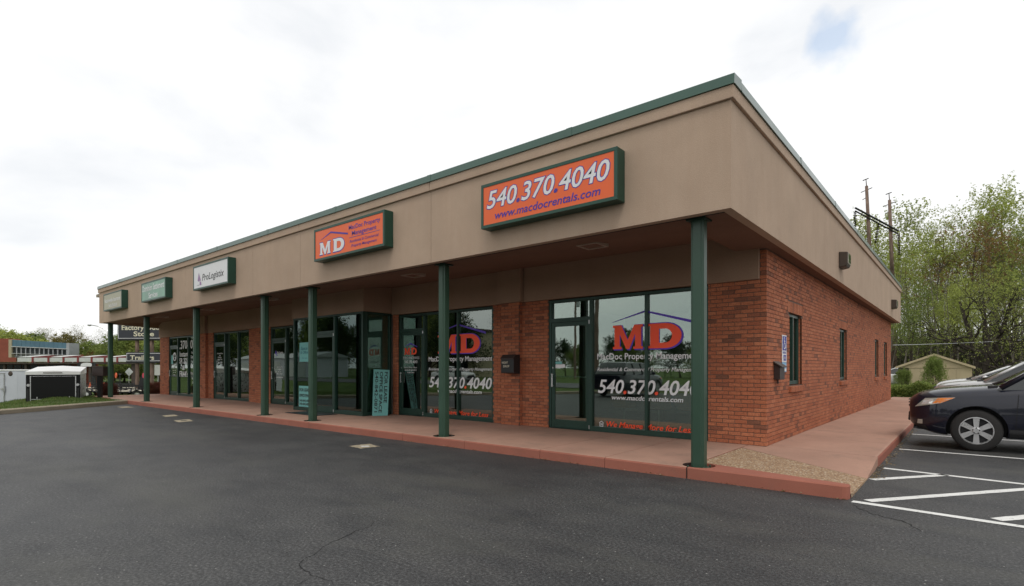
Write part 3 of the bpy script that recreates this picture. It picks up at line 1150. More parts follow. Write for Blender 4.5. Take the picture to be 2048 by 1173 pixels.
# coping in lengths with lapped joints
cuts = [-28.86] + [-28.86 + 3.05 * i for i in range(1, 9)] + [FXR + .06]
for i, (a, b) in enumerate(zip(cuts[:-1], cuts[1:])):
    mb = MB()
    mb.prism([(FY - .06, 4.806), (FY - .052, 4.798), (FY - .052, 4.92), (FY + .2, 4.945), (FY + .2, 4.90), (FY - .045, 4.885), (FY - .06 + .02, 4.806)][0:0] or [(FY - .062, 4.80), (FY - .052, ZT), (FY + .22, ZT + .02), (FY + .22, 4.806), (FY - .035, 4.806), (FY - .035, 4.80)], 'x', a + .0015, b - .0015)
    mb.build('coping', M['coping'], bld)
    if i:
        mb = MB(); mb.prism([(FY - .066, 4.797), (FY - .056, ZT + .004), (FY + .1, ZT + .02), (FY + .1, ZT - .01)], 'x', a - .05, a + .05)
        mb.build('coping_joint', M['coping'], bld)
cy_ = [FY + .225, 10.1, 13.2, 16.3, 19.4, 22.5, 25.6, FYR + .06]
for i, (a, b) in enumerate(zip(cy_[:-1], cy_[1:])):
    mb = MB()
    mb.prism([(FXR + .062, 4.80), (FXR + .052, ZT), (FXR - .22, ZT + .02), (FXR - .22, 4.806), (FXR + .042, 4.806), (FXR + .042, 4.80)], 'y', a + .0015, b - .0015)
    mb.build('coping', M['coping'], bld)
    if i:
        mb = MB(); mb.prism([(FXR + .066, 4.797), (FXR + .056, ZT + .004), (FXR - .1, ZT + .02), (FXR - .1, ZT - .01)], 'y', a - .05, a + .05)
        mb.build('coping_joint', M['coping'], bld)
mb = MB(); mb.prism([(-2.39, 6.93), (-2.108, 6.66), (-2.108, 6.934)], 'z', 4.806, ZT + .001)
mb = MB(); mb.box(-30.2, FXR - .13, FY + .21, FYR, 4.60, 4.72); mb.build('roof', M['ckerb'], bld)

# soffit: flat rim, rising towards the shop fronts
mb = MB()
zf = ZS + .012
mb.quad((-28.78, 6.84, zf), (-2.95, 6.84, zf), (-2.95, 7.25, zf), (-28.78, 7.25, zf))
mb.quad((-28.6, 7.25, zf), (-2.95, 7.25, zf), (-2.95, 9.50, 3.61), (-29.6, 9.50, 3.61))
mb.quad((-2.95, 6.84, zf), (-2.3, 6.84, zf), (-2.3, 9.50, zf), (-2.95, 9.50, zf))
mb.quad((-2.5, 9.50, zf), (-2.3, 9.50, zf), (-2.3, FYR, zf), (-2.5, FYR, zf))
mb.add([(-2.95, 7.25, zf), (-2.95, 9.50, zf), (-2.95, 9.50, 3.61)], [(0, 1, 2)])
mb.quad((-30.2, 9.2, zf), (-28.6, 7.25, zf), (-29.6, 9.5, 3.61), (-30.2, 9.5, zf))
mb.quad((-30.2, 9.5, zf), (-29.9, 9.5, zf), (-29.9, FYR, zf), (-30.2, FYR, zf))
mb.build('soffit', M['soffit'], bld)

# frieze above the shop fronts
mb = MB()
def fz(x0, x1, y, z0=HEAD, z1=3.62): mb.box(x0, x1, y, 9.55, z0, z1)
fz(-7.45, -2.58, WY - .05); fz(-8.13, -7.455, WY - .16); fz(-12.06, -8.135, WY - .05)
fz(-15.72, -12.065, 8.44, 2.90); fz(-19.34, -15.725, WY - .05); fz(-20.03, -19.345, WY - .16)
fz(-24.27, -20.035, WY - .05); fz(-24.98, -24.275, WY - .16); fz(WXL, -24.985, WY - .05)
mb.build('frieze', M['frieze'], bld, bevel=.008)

# --- green steel columns
cs_ = []
a_, b_, c_ = .086, .054, .066
base_oct = [(a_, -b_), (a_, b_), (c_, b_ + .004), (b_ + .004, c_), (b_, a_), (-b_, a_), (-b_ - .004, c_), (-c_, b_ + .004), (-a_, b_), (-a_, -b_), (-c_, -b_ - .004), (-b_ - .004, -c_), (-b_, -a_), (b_, -a_), (b_ + .004, -c_), (c_, -b_ - .004)]
for i, cx in enumerate(COLX):
    mb = MB()
    # W-shaped post: two flanges and a boxed web, seen as ribs and grooves
    mb.prism([(cx + p, CY + q) for p, q in base_oct], 'z', .09, ZS + .02)
    col = mb.build('column', M['green'], bld, bevel=.004)
    mb = MB(); mb.prism([(cx + .110 * s, CY + .110 * t) for s, t in ((-1, -.8), (-.8, -1), (.8, -1), (1, -.8), (1, .8), (.8, 1), (-.8, 1), (-1, .8))], 'z', .088, .128)
    for s, t in ((-1, -1), (1, -1), (1, 1), (-1, 1)): mb.tube((cx + .105 * s, CY + .105 * t, .09), (cx + .105 * s, CY + .105 * t, .15), .014, n=6)
    mb.build('base_plate', M['green'], col, bevel=.004)
    mb = MB(); mb.box(cx - .125, cx + .125, CY - .125, CY + .125, ZS - .012, ZS + .008)
    mb.build('cap_plate', M['frame'], col)

# --- shop fronts
GY = WY + .055


def storefront(xs, y, door=None, top=2.82, z0=.152, glass=None, tag_='', panels=None, dz=2.37):
    """xs: mullion positions left to right; door = index of the bay holding the door"""
    glass = glass or M['glass']
    y0, y1 = y, y + .11
    hw = .027
    mb = MB()
    n = len(xs)
    for i, x in enumerate(xs):
        a = x - hw; b = x + hw
        if i == 0: a, b = x, x + 2 * hw
        if i == n - 1: a, b = x - 2 * hw, x
        mb.box(a, b, y0, y1, z0, top)
    panes = []
    for i in range(n - 1):
        a = xs[i] + (2 * hw if i == 0 else hw); b = xs[i + 1] - (2 * hw if i == n - 2 else hw)
        mb.box(a, b, y0 + .003, y1 - .003, top - .055, top)
        if i == door:
            mb.box(a, b, y0 + .003, y1 - .003, dz, dz + .085)
            mb.box(a, b, y0 - .03, y1, z0, z0 + .012)
            panes.append((a, b, dz + .085, top - .055, i))
        else:
            mb.box(a, b, y0 + .003, y1 - .003, z0, z0 + .10)
            panes.append((a, b, z0 + .10, top - .055, i))
    f = mb.build('storefront_frame', M['frame'], bld, bevel=.003)
    for a, b, za, zb, i in panes:
        mb = MB(); mb.box(a - .004, b + .004, y + .058, y + .066, za - .004, zb + .004)
        mb.build('pane', glass, f)
    d = None
    if door is not None:
        a = xs[door] + (2 * hw if door == 0 else hw) + .004; b = xs[door + 1] - (2 * hw if door == n - 2 else hw) - .004
        mb = MB(); yd0, yd1 = y + .012, y + .057
        st = .075
        zt_ = dz - .004; zb_ = z0 + .016
        mb.box(a, a + st, yd0, yd1, zb_, zt_); mb.box(b - st, b, yd0, yd1, zb_, zt_)
        mb.box(a + st, b - st, yd0 + .002, yd1 - .002, zb_, zb_ + .17); mb.box(a + st, b - st, yd0 + .002, yd1 - .002, zt_ - .085, zt_)
        d = mb.build('door', M['frame'], bld, bevel=.003)
        mb = MB(); mb.box(a + st - .004, b - st + .004, y + .031, y + .038, zb_ + .166, zt_ - .081); mb.build('pane', glass, d)
        mb = MB()
        hx = a + .035
        mb.box(hx - .02, hx + .02, yd0 - .048, yd0 - .034, 1.02, 1.30)
        mb.box(hx - .012, hx + .012, yd0 - .036, yd0 + .001, 1.03, 1.06); mb.box(hx - .012, hx + .012, yd0 - .036, yd0 + .001, 1.26, 1.29)
        mb.build('handle', M['silver'], d, bevel=.003)
        mb = MB(); mb.tube((hx, yd0 - .006, 1.42), (hx, yd0 + .01, 1.42), .017, n=12); mb.build('lock', M['silver'], d)
        mb = MB(); mb.box(a + st, b - st, yd1 + .004, yd1 + .03, 1.22, 1.25); mb.build('push_bar', M['silver'], d)
        mb = MB()
        for zz in (zb_ + .02, zt_ - .06): mb.tube((b + .001, yd0 - .012, zz), (b + .001, yd0 - .012, zz + .075), .011, n=8)
        mb.build('hinge', M['silver'], d)
    return f, d


F1, D1 = storefront([-6.81, -5.79, -4.59, -3.42], WY + .02, 0, HEAD - .02)
F2, D2 = storefront([-11.82, -10.82, -9.58, -8.39], WY + .02, 0, HEAD - .02)
F4, D4 = storefront([-18.97, -17.92, -16.85, -15.72], WY + .02, 0, HEAD - .02)
F5, D5 = storefront([-23.80, -22.78, -21.60, -20.62], WY + .02, 0, HEAD - .02)
F6, D6 = storefront([-28.80, -27.78, -26.58, -25.42], WY + .02, 0, HEAD - .02)
FB, DB = storefront([-15.66, -14.66, -13.46, -12.12], 8.46, 1, 2.90, glass=M['bayglass'])
# sides of the glazed bay
for xx, s in ((-12.12, 1), (-15.66, -1)):
    mb = MB()
    xa, xb = (xx - .10, xx - .002) if s > 0 else (xx + .002, xx + .10)
    mb.box(xa, xb, 8.575, 8.62, .152, 2.9); mb.box(xa, xb, 9.33, 9.385, .152, 2.9)
    mb.box(xa + .004, xb - .004, 8.62, 9.33, .152, .26); mb.box(xa + .004, xb - .004, 8.62, 9.33, 2.84, 2.9)
    f = mb.build('bay_side_frame', M['frame'], bld, bevel=.003)
    mb = MB(); mb.box((xa + xb) / 2 - .004, (xa + xb) / 2 + .004, 8.61, 9.335, .25, 2.85)
    mb.build('pane', M['bayglass'], f)

# --- rooms behind the glass
mb = MB()
def room(x0, x1, y0, y1, z1=2.93):
    mb.cur = 1; mb.quad((x0, y0, .156), (x1, y0, .156), (x1, y1, .156), (x0, y1, .156))
    mb.cur = 2; mb.quad((x0, y0, z1), (x1, y0, z1), (x1, y1, z1), (x0, y1, z1))
    mb.cur = 0
    mb.quad((x0, y1, .156), (x1, y1, .156), (x1, y1, z1), (x0, y1, z1))
    for x in (x0, x1): mb.quad((x, y0, .156), (x, y1, .156), (x, y1, z1), (x, y0, z1))
room(-7.75, -2.72, 9.62, 14.5); room(-11.98, -7.85, 9.62, 14.0)
room(-20.1, -15.78, 9.62, 14.0); room(-24.6, -20.2, 9.62, 13.0); room(-29.7, -24.7, 9.62, 13.0)
room(-15.6, -12.2, 8.60, 14.0, 2.97)
mb.build('room_lining', [M['interior'], M['carpet'], M['tileceil']], bld, recalc=False)

# --- lettering on the glass
def letter(parent, mats, jobs, name='lettering', recalc=False):
    """jobs: (material index, function taking an MB)"""
    for mi, fn in jobs:
        mb = MB(); fn(mb)
        o = mb.build(name, mats[mi], parent, recalc=False)
    return o


def dots_split(mb, s, u0, u1, base, cap, place, shear, off, want):
    v0, _ = glyphs(s, shear, 0.0)
    vs_, fs_ = glyphs(s, shear, off)
    par = list(range(len(vs_)))
    def find(i):
        while par[i] != i: par[i] = par[par[i]]; i = par[i]
        return i
    for f in fs_:
        r0 = find(f[0])
        for i in f[1:]: par[find(i)] = r0
    top = {}
    for i, p in enumerate(vs_): r0 = find(i); top[r0] = max(top.get(r0, -9), p[1])
    a = min(p[0] for p in v0); b = max(p[0] for p in v0)
    kx = (u1 - u0) / (b - a); ky = cap / CAPH
    sel = [f for f in fs_ if (top[find(f[0])] < CAPH * .4) == (want == 'dots')]
    mb.add([place(u0 + (p[0] - a) * kx, base + p[1] * ky) for p in vs_], sel)


def roof_line(mb, x0, xm, x1, z0, zm, z1, place, w0=.008, w1=.05):
    q = lambda *P: mb.add([place(*p) for p in P], [list(range(len(P)))])
    q((x0, z0), (xm, zm - .035), (xm, zm), (x0 + .01, z0 + w0))
    q((xm, zm - .035), (x1, z1 - w1), (x1, z1), (xm, zm))


YL = WY + .02 + .052
def md_window(f, x0, x1, md0, md1):
    """the firm's lettering, spread between x0 and x1; MD between md0 and md1"""
    pb, pf, pd = on_front(YL + .002), on_front(YL), on_front(YL + .004)
    w = x1 - x0; md = md1 - md0
    mid = (md0 + md1) / 2
    jobs = [
        (2, lambda m: roof_line(m, md0 - .02, md0 + md * .49, md1 + md * .13, 2.30, 2.50, 2.27, pf)),
        (2, lambda m: slab_M(m, md0 + .015, md0 + md * .455 + .03, 1.755, 2.245, pd)),
        (2, lambda m: slab_D(m, md0 + md * .53 + .0, md1 + .035, 1.755, 2.255, pd)),
        (1, lambda m: slab_M(m, md0, md0 + md * .455, 1.78, 2.24, pf)),
        (1, lambda m: slab_D(m, md0 + md * .53, md1, 1.78, 2.24, pf)),
        (0, lambda m: text(m, 'MacDoc Property Management', x0, x1, 1.585, .115, pf, 0, .012)),
        (0, lambda m: text(m, 'Residential & Commercial Property Management', x0, x1, 1.355, .068, pf, .25, .008)),
        (0, lambda m: dots_split(m, '540.370.4040', x0 + .02, x1 - .02, .925, .255, pf, .22, .016, 'digits')),
        (1, lambda m: dots_split(m, '540.370.4040', x0 + .02, x1 - .02, .925, .255, pf, .22, .03, 'dots')),
        (0, lambda m: text(m, 'www.macdocrentals.com', x0 + w * .155, x1 - w * .155, .80, .085, pf, .2, .014)),
        (1, lambda m: text(m, 'We Manage More for Less', x0 + w * .10, x1 - w * .06, .265, .10, pf, .25, .018)),
        (0, lambda m: house_logo(m, x0 + w * .02, .255, .10, pf)),
    ]
    return letter(f, [M['glasswhite'], M['glassorange'], M['glasspurple']], jobs)


def house_logo(m, x, z, s, pl):
    q = lambda *P: m.add([pl(x + a * s, z + b * s) for a, b in P], [list(range(len(P)))])
    q((0, .62), (.5, .98), (1, .62), (1, .75), (.5, 1.12), (0, .75))
    q((.1, .0), (.22, .0), (.22, .70), (.1, .62)); q((.78, .0), (.9, 0), (.9, .62), (.78, .70))
    q((.22, 0), (.78, 0), (.78, .1), (.22, .1)); q((.33, .28), (.67, .28), (.67, .38), (.33, .38)); q((.33, .48), (.67, .48), (.67, .58), (.33, .58))
md_window(F1, -5.66, -3.57, -5.31, -3.92)
md_window(F2, -10.68, -8.47, -10.33, -8.87)


def small_lines(m, x0, x1, rows, pl, lines):
    for (z, c), s in zip(rows, lines):
        w = (x1 - x0); n = len(s)
        ww = min(w, n * c * .55); xm = (x0 + x1) / 2
        text(m, s, xm - ww / 2, xm + ww / 2, z, c, pl, 0, .006)
DY = WY + .02 + .027
pd_ = on_front(DY)
letter(D2, [M['glasswhite'], M['glassorange'], M['glasspurple']], [
    (1, lambda m: slab_M(m, -11.62, -11.40, 1.77, 1.95, pd_)), (1, lambda m: slab_D(m, -11.35, -11.12, 1.77, 1.95, pd_)),
    (2, lambda m: roof_line(m, -11.62, -11.37, -11.1, 2.0, 2.08, 1.98, pd_, .004, .02)),
    (0, lambda m: text(m, 'MacDoc Property Management', -11.70, -11.02, 1.685, .036, pd_)),
    (0, lambda m: m.add([pd_(-11.7, 1.655), pd_(-11.02, 1.655), pd_(-11.02, 1.662), pd_(-11.7, 1.662)], [(0, 1, 2, 3)])),
    (0, lambda m: text(m, '540.370.4040', -11.62, -11.1, 1.54, .075, pd_)),
    (0, lambda m: small_lines(m, -11.67, -11.07, [(1.41, .036), (1.345, .036), (1.28, .036)], pd_, ['Mon-Fri: 9:00 am - 5:00 pm', 'Saturday: By Appointment', 'Sunday: Closed']))])


def tri_logo(m, x, z, s, pl):
    q = lambda *P: m.add([pl(x + a * s, z + b * s) for a, b in P], [list(range(len(P)))])
    q((.40, 1.0), (.47, .55), (.50, .30), (.30, .34), (.20, .38)); q((.44, 1.0), (.80, .36), (.56, .30), (.50, .60))
    q((.58, 0), (.92, 0), (.84, .28), (.60, .26))
letter(D4, [M['glasswhite'], M['glassorange'], M['glasspurple']], [
    (2, lambda m: tri_logo(m, -18.76, 1.84, .20, pd_)),
    (0, lambda m: text(m, 'ProLogistix', -18.58, -18.15, 1.92, .065, pd_, .2, .008)),
    (0, lambda m: text(m, '540-371-5700', -18.6, -18.2, 1.42, .045, pd_)),
    (0, lambda m: small_lines(m, -18.68, -18.12, [(1.33, .04), (1.26, .04), (1.19, .04), (1.07, .045)], pd_, ['Hours', 'Mon - Fri', '8:00 am - 5:00 pm', 'www.prologistix.com']))])
letter(D5, [M['glasswhite']], [(0, lambda m: small_lines(m, -23.6, -22.98, [(1.98, .05), (1.90, .05), (1.82, .05), (1.74, .05), (1.6, .06)], pd_, ['Settlement Services', 'Suite', 'Office Hours', 'Monday - Friday', '9:00 - 5:00']))])
pw_ = on_front(YL)
letter(F6, [M['glasswhite']], [
    (0, lambda m: text(m, '.370-', -27.68, -26.64, 2.28, .36, pw_, 0, .015)), (0, lambda m: text(m, '01', -26.42, -25.98, 2.28, .36, pw_, 0, .015)),
    (0, lambda m: text(m, 'Instant', -27.66, -26.70, 1.93, .22, pw_, 0, .015)), (0, lambda m: text(m, "SR 22's", -27.70, -26.66, 1.62, .23, pw_, 0, .015)),
    (0, lambda m: text(m, '&', -27.35, -27.10, 1.33, .20, pw_, 0, .015)), (0, lambda m: text(m, "FR44's", -27.68, -26.70, 1.02, .24, pw_, 0, .02)),
    (0, lambda m: small_lines(m, -26.5, -25.6, [(2.05, .10), (1.85, .12), (1.62, .10), (1.45, .12), (1.12, .12), (.9, .1), (.72, .1)], pw_, ['Insurance', 'Commercial', 'Life', 'Homeowners', 'Motorcycle', 'Renters', 'Notary']))])
def ring_logo(m, x, z, r, pl):
    n = 20
    for i in range(n):
        a0 = 6.283 * i / n; a1 = 6.283 * (i + 1) / n
        m.add([pl(x + r * math.cos(a0), z + r * math.sin(a0)), pl(x + r * math.cos(a1), z + r * math.sin(a1)), pl(x + .72 * r * math.cos(a1), z + .72 * r * math.sin(a1)), pl(x + .72 * r * math.cos(a0), z + .72 * r * math.sin(a0))], [(0, 1, 2, 3)])
    for a0 in (1.57, 3.67, 5.76):
        m.add([pl(x + .7 * r * math.cos(a0 + .25), z + .7 * r * math.sin(a0 + .25)), pl(x + .7 * r * math.cos(a0 - .25), z + .7 * r * math.sin(a0 - .25)), pl(x, z)], [(0, 1, 2)])
letter(D6, [M['glasswhite']], [(0, lambda m: ring_logo(m, -28.22, 1.93, .20, pd_)),
    (0, lambda m: small_lines(m, -28.55, -27.95, [(1.52, .05), (1.40, .08), (1.28, .05), (1.18, .05), (1.08, .05)], pd_, ['Open', 'Agency', 'Monday - Friday', '9:00 - 5:30', 'Saturday']))])

# ================================================================== sign cabinets on the fascia
def sign_box(label, x0, x1, z0, z1, face, border=.05, group='sign cabinets on the fascia'):
    t = thing('sign_box', label, 'sign', ((x0 + x1) / 2, FY, z0), group)
    X0, X1, Z0, Z1 = x0 - border, x1 + border, z0 - border, z1 + border
    y0, y1 = 6.495, FY - .003
    mb = MB()
    mb.box(X0, X1, y0 + .012, y1, Z0, Z1)
    mb.build('cabinet', M['signgreen'], t, bevel=.005)
    mb = MB()
    b = border
    mb.box(X0, X1, y0 - .003, y0 + .0118, Z0, Z0 + b); mb.box(X0, X1, y0 - .003, y0 + .0118, Z1 - b, Z1)
    mb.box(X0, X0 + b, y0 - .0028, y0 + .0117, Z0 + b, Z1 - b); mb.box(X1 - b, X1, y0 - .0028, y0 + .0117, Z0 + b, Z1 - b)
    mb.build('rim', M['signgreen'], t, bevel=.002)
    mb = MB(); mb.box(x0 + .001, x1 - .001, y0 + .004, y0 + .0115, z0 + .001, z1 - .001)
    mb.build('face', face, t)
    return t
SYF = 6.495 + .002
pf, pb, pbb = on_front(SYF - .001), on_front(SYF), on_front(SYF + .001)
s1 = sign_box('orange lit sign with a large white phone number over a web address', -6.01, -3.63, 3.72, 4.33, M['orange'])
letter(s1, [M['white'], M['purple']], [
    (1, lambda m: dots_split(m, '540.370.4040', -5.93, -3.70, 3.975, .265, pb, .22, .040, 'digits')),
    (0, lambda m: dots_split(m, '540.370.4040', -5.93, -3.70, 3.975, .265, pf, .22, .012, 'digits')),
    (1, lambda m: dots_split(m, '540.370.4040', -5.93, -3.70, 3.975, .265, pf, .22, .022, 'dots')),
    (1, lambda m: text(m, 'www.macdocrentals.com', -5.76, -3.84, 3.785, .115, pf, .22, .014))])
s2 = sign_box('orange lit sign with white MD letters under a purple roof line', -11.07, -8.65, 3.82, 4.42, M['orange'])
letter(s2, [M['white'], M['purple']], [
    (1, lambda m: slab_M(m, -10.905, -10.455, 3.865, 4.16, pb)), (0, lambda m: slab_M(m, -10.89, -10.47, 3.885, 4.145, pf)),
    (1, lambda m: slab_D(m, -10.385, -9.935, 3.865, 4.17, pb)), (0, lambda m: slab_D(m, -10.37, -9.955, 3.885, 4.155, pf)),
    (1, lambda m: roof_line(m, -10.87, -10.46, -9.82, 4.20, 4.34, 4.21, pf, .008, .035)),
    (1, lambda m: text(m, 'MacDoc Property', -9.79, -8.74, 4.265, .085, pf, 0, .012)),
    (1, lambda m: text(m, 'Management', -9.68, -8.86, 4.135, .085, pf, 0, .012)),
    (1, lambda m: m.add([pf(-9.78, 4.092), pf(-8.75, 4.092), pf(-8.75, 4.101), pf(-9.78, 4.101)], [(0, 1, 2, 3)])),
    (1, lambda m: text(m, 'Residential & Commercial', -9.76, -8.78, 3.99, .055, pf, .25, .006)),
    (1, lambda m: text(m, 'Property Management', -9.70, -8.84, 3.895, .055, pf, .25, .006))])
s3 = sign_box('white lit sign with dark italic lettering and a purple triangle mark', -17.87, -15.55, 3.79, 4.41, M['white'])
letter(s3, [M['black'], plain('mauve_print', (.30, .16, .34), .5)], [
    (0, lambda m: text(m, 'ProLogistix', -17.26, -15.78, 3.975, .19, pf, .25, .006)),
    (1, lambda m: tri_logo(m, -17.66, 3.86, .38, pf)),
    (0, lambda m: text(m, 'an affiliate of', -17.64, -17.42, 3.86, .03, pf))])
s4 = sign_box('pale green faded sign with white lettering on two lines', -22.55, -20.28, 3.79, 4.365, plain('faded_green_sign_face', (.20, .36, .27), .4, 0, .25, 1.2))
letter(s4, [M['white']], [(0, lambda m: text(m, 'Dominion Settlement', -22.48, -20.36, 4.10, .20, pf, 0, .02)), (0, lambda m: text(m, 'Services', -21.85, -20.98, 3.84, .18, pf, 0, .02))])
s5 = sign_box('cream faded sign at the far end of the fascia with pale lettering', -27.21, -24.92, 3.78, 4.375, M['cream'])
letter(s5, [M['white']], [(0, lambda m: text(m, 'Nationwide Insurance', -27.1, -25.05, 4.06, .15, pf, 0, .015)), (0, lambda m: text(m, '540-370-0101', -26.55, -25.45, 3.85, .11, pf, 0, .01))])

# ================================================================== small things on the building
# soffit lights
def soffit_light(x, label):
    z = ZS + .012 + (7.47 - 7.25) * (3.61 - ZS - .012) / 2.25
    t = thing('soffit_light', label, 'light', (x, 7.47, z), 'square lights in the soffit')
    mb = MB(); s = .185
    for a, b, c_, d in ((-s, s, -s, -s + .03), (-s, s, s - .03, s), (-s, -s + .03, -s + .03, s - .03), (s - .03, s, -s + .03, s - .03)):
        mb.box(x + a, x + b, 7.47 + c_, 7.47 + d, z - .035, z + .02)
    mb.build('frame', plain_light, t)
    mb = MB(); mb.box(x - s + .03, x + s - .03, 7.47 - s + .03, 7.47 + s - .03, z - .02, z + .02)
    mb.build('lens', M['soffit'], t)
plain_light = plain('light_trim', (0.40, 0.30, 0.24), .5)
for x, lb in zip((-4.56, -8.91, -15.15, -19.44, -23.65), ('square light in the soffit nearest the building corner', 'square light in the soffit above the second column from the right', 'square light in the soffit over the glazed bay', 'square light in the soffit above the fifth column', 'square light in the soffit nearest the far end')):
    soffit_light(x, lb)

# wall packs on the side fascia
for (y, lb) in ((14.12, 'brown box light on the side fascia nearer the street corner'), (25.1, 'brown box light near the rear end of the side fascia')):
    t = thing('wall_light', lb, 'light', (FXR, y, 3.66), 'box lights on the side fascia')
    mb = MB(); mb.prism([(FXR + .001, 3.64), (FXR + .14, 3.66), (FXR + .17, 3.72), (FXR + .17, 3.97), (FXR + .001, 3.99)], 'y', y - .21, y + .21)
    mb.build('housing', M['brown'], t, bevel=.012)
    mb = MB(); mb.prism([(FXR + .142, 3.685), (FXR + .178, 3.73), (FXR + .178, 3.94), (FXR + .150, 3.95)], 'y', y - .17, y + .17)
    mb.build('lens', M['cream'], t, bevel=.005)
    mb = MB(); mb.prism([(FXR + .177, 3.74), (FXR + .183, 3.74), (FXR + .183, 3.93), (FXR + .177, 3.93)], 'y', y - .15, y + .15)
    mb.build('glass', M['lens'], t)

# night drop box on the brick pier
t = thing('night_drop_box', 'dark brown metal drop box lettered NIGHT DROP fixed to the brick pier', 'drop box', (-7.68, WY - .1, 1.29))
mb = MB(); bx0, bx1 = -7.86, -7.50
mb.prism([(WY - .102, 1.29), (WY - .33, 1.31), (WY - .33, 1.62), (WY - .27, 1.70), (WY - .102, 1.71)], 'x', bx0, bx1)
mb.build('box', M['black'], t, bevel=.006)
mb = MB(); mb.prism([(WY - .26, 1.708), (WY - .343, 1.625), (WY - .343, 1.60), (WY - .332, 1.60), (WY - .332, 1.622), (WY - .255, 1.70)], 'x', bx0 - .004, bx1 + .004); mb.build('flap', M['boxbrown'], t)
mb = MB(); pq = on_front(WY - .333)
text(mb, 'NIGHT', -7.83, -7.66, 1.51, .045, pq, 0, .02); text(mb, 'DROP', -7.79, -7.62, 1.43, .045, pq, 0, .02)
mb.build('lettering', plain('pale_letters', (.55, .50, .38), .5), t, recalc=False)
# little conduit boxes seen on the piers
tg = thing('notice_box', 'small black sloped-lid letter box on the side wall by the corner', 'letter box', (WXR, 9.95, 1.21))
mb = MB(); mb.prism([(WXR + .002, 1.22), (WXR + .10, 1.22), (WXR + .10, 1.43), (WXR + .002, 1.50)], 'y', 9.80, 10.10); mb.build('box', M['boxbrown'], tg, bevel=.005)
mb = MB(); mb.prism([(WXR + .002, 1.508), (WXR + .135, 1.425), (WXR + .135, 1.44), (WXR + .002, 1.53)], 'y', 9.77, 10.13); mb.build('lid', M['brown'], tg)
mb = MB(); mb.tube((WXR + .03, 9.95, 1.15), (WXR + .03, 9.95, 1.22), .012); mb.build('tube', M['black'], tg)

# accessible parking sign on the side wall
ps = thing('parking_sign', 'blue and white wheelchair parking sign on the brick side wall', 'sign', (WXR, 10.47, 1.35))
def on_side(x): return lambda u, w: (x, u, w)
mb = MB(); mb.box(WXR + .003, WXR + .008, 10.32, 10.625, 1.52, 1.995); mb.build('plate', M['white'], ps, bevel=.001)
blue = plain('blue_sign_print', (.022, .03, .30), .5)
lblue = plain('pale_blue_print', (.20, .42, .62), .5)
sf = on_side(WXR + .0105); sf2 = on_side(WXR + .0125)
def rq(m, pl, a, b, c_, d): m.add([pl(a, c_), pl(b, c_), pl(b, d), pl(a, d)], [(0, 1, 2, 3)])
mb = MB(); rq(mb, sf, 10.345, 10.60, 1.725, 1.975); rq(mb, sf, 10.40, 10.58, 1.545, 1.645); mb.build('blue_field', blue, ps, recalc=False)
mb = MB()
mb.add([sf2(10.44 + .02 * math.cos(a), 1.945 + .02 * math.sin(a)) for a in [6.283 * i / 10 for i in range(10)]], [list(range(10))])
mb.add([sf2(10.425, 1.92), sf2(10.455, 1.92), sf2(10.475, 1.84), sf2(10.445, 1.84)], [(0, 1, 2, 3)])
rq(mb, sf2, 10.455, 10.525, 1.835, 1.855); rq(mb, sf2, 10.455, 10.515, 1.88, 1.895)
mb.add([sf2(10.505, 1.85), sf2(10.53, 1.85), sf2(10.57, 1.77), sf2(10.545, 1.765)], [(0, 1, 2, 3)])
for i in range(14):
    a0 = 2.3 + 3.9 * i / 14; a1 = 2.3 + 3.9 * (i + 1) / 14
    mb.add([sf2(10.47 + .065 * math.cos(a0), 1.805 + .06 * math.sin(a0)), sf2(10.47 + .065 * math.cos(a1), 1.805 + .06 * math.sin(a1)), sf2(10.47 + .045 * math.cos(a1), 1.805 + .04 * math.sin(a1)), sf2(10.47 + .045 * math.cos(a0), 1.805 + .04 * math.sin(a0))], [(0, 1, 2, 3)])
text(mb, 'ONLY', 10.415, 10.565, 1.57, .05, sf2, 0, .01)
mb.build('symbol', M['white'], ps, recalc=False)
mb = MB(); text(mb, 'PARKING', 10.36, 10.59, 1.665, .042, sf, 0, .012); mb.build('lettering', blue, ps, recalc=False)
mb = MB(); mb.box(WXR + .003, WXR + .0075, 10.325, 10.62, 1.345, 1.516); mb.build('lower_plate', lblue, ps)
mb = MB(); rq(mb, sf, 10.34, 10.60, 1.36, 1.405); text(mb, 'VAN', 10.40, 10.54, 1.44, .035, sf, 0, .012); mb.build('lower_print', M['white'], ps, recalc=False)

# boards and posters of the vacant unit
def board(name, label, pts, th, mat, cat, loc):
    """pts: four corners (bottom-left, bottom-right, top-right, top-left); returns thing and local mapper"""
    A, B, C_, D_ = map(Vector, pts)
    nrm_ = (B - A).cross(D_ - A).normalized()
    t = thing(name, label, cat, loc)
    mb = MB()
    vs_ = [p for p in (A, B, C_, D_)] + [p - nrm_ * th for p in (A, B, C_, D_)]
    mb.add(vs_, [(0, 1, 2, 3), (7, 6, 5, 4), (0, 4, 5, 1), (1, 5, 6, 2), (2, 6, 7, 3), (3, 7, 4, 0)])
    mb.build('board', mat, t)
    def pl(u, w):
        p = A.lerp(B, u).lerp(D_.lerp(C_, u), w) + nrm_ * .003
        return tuple(p)
    return t, pl
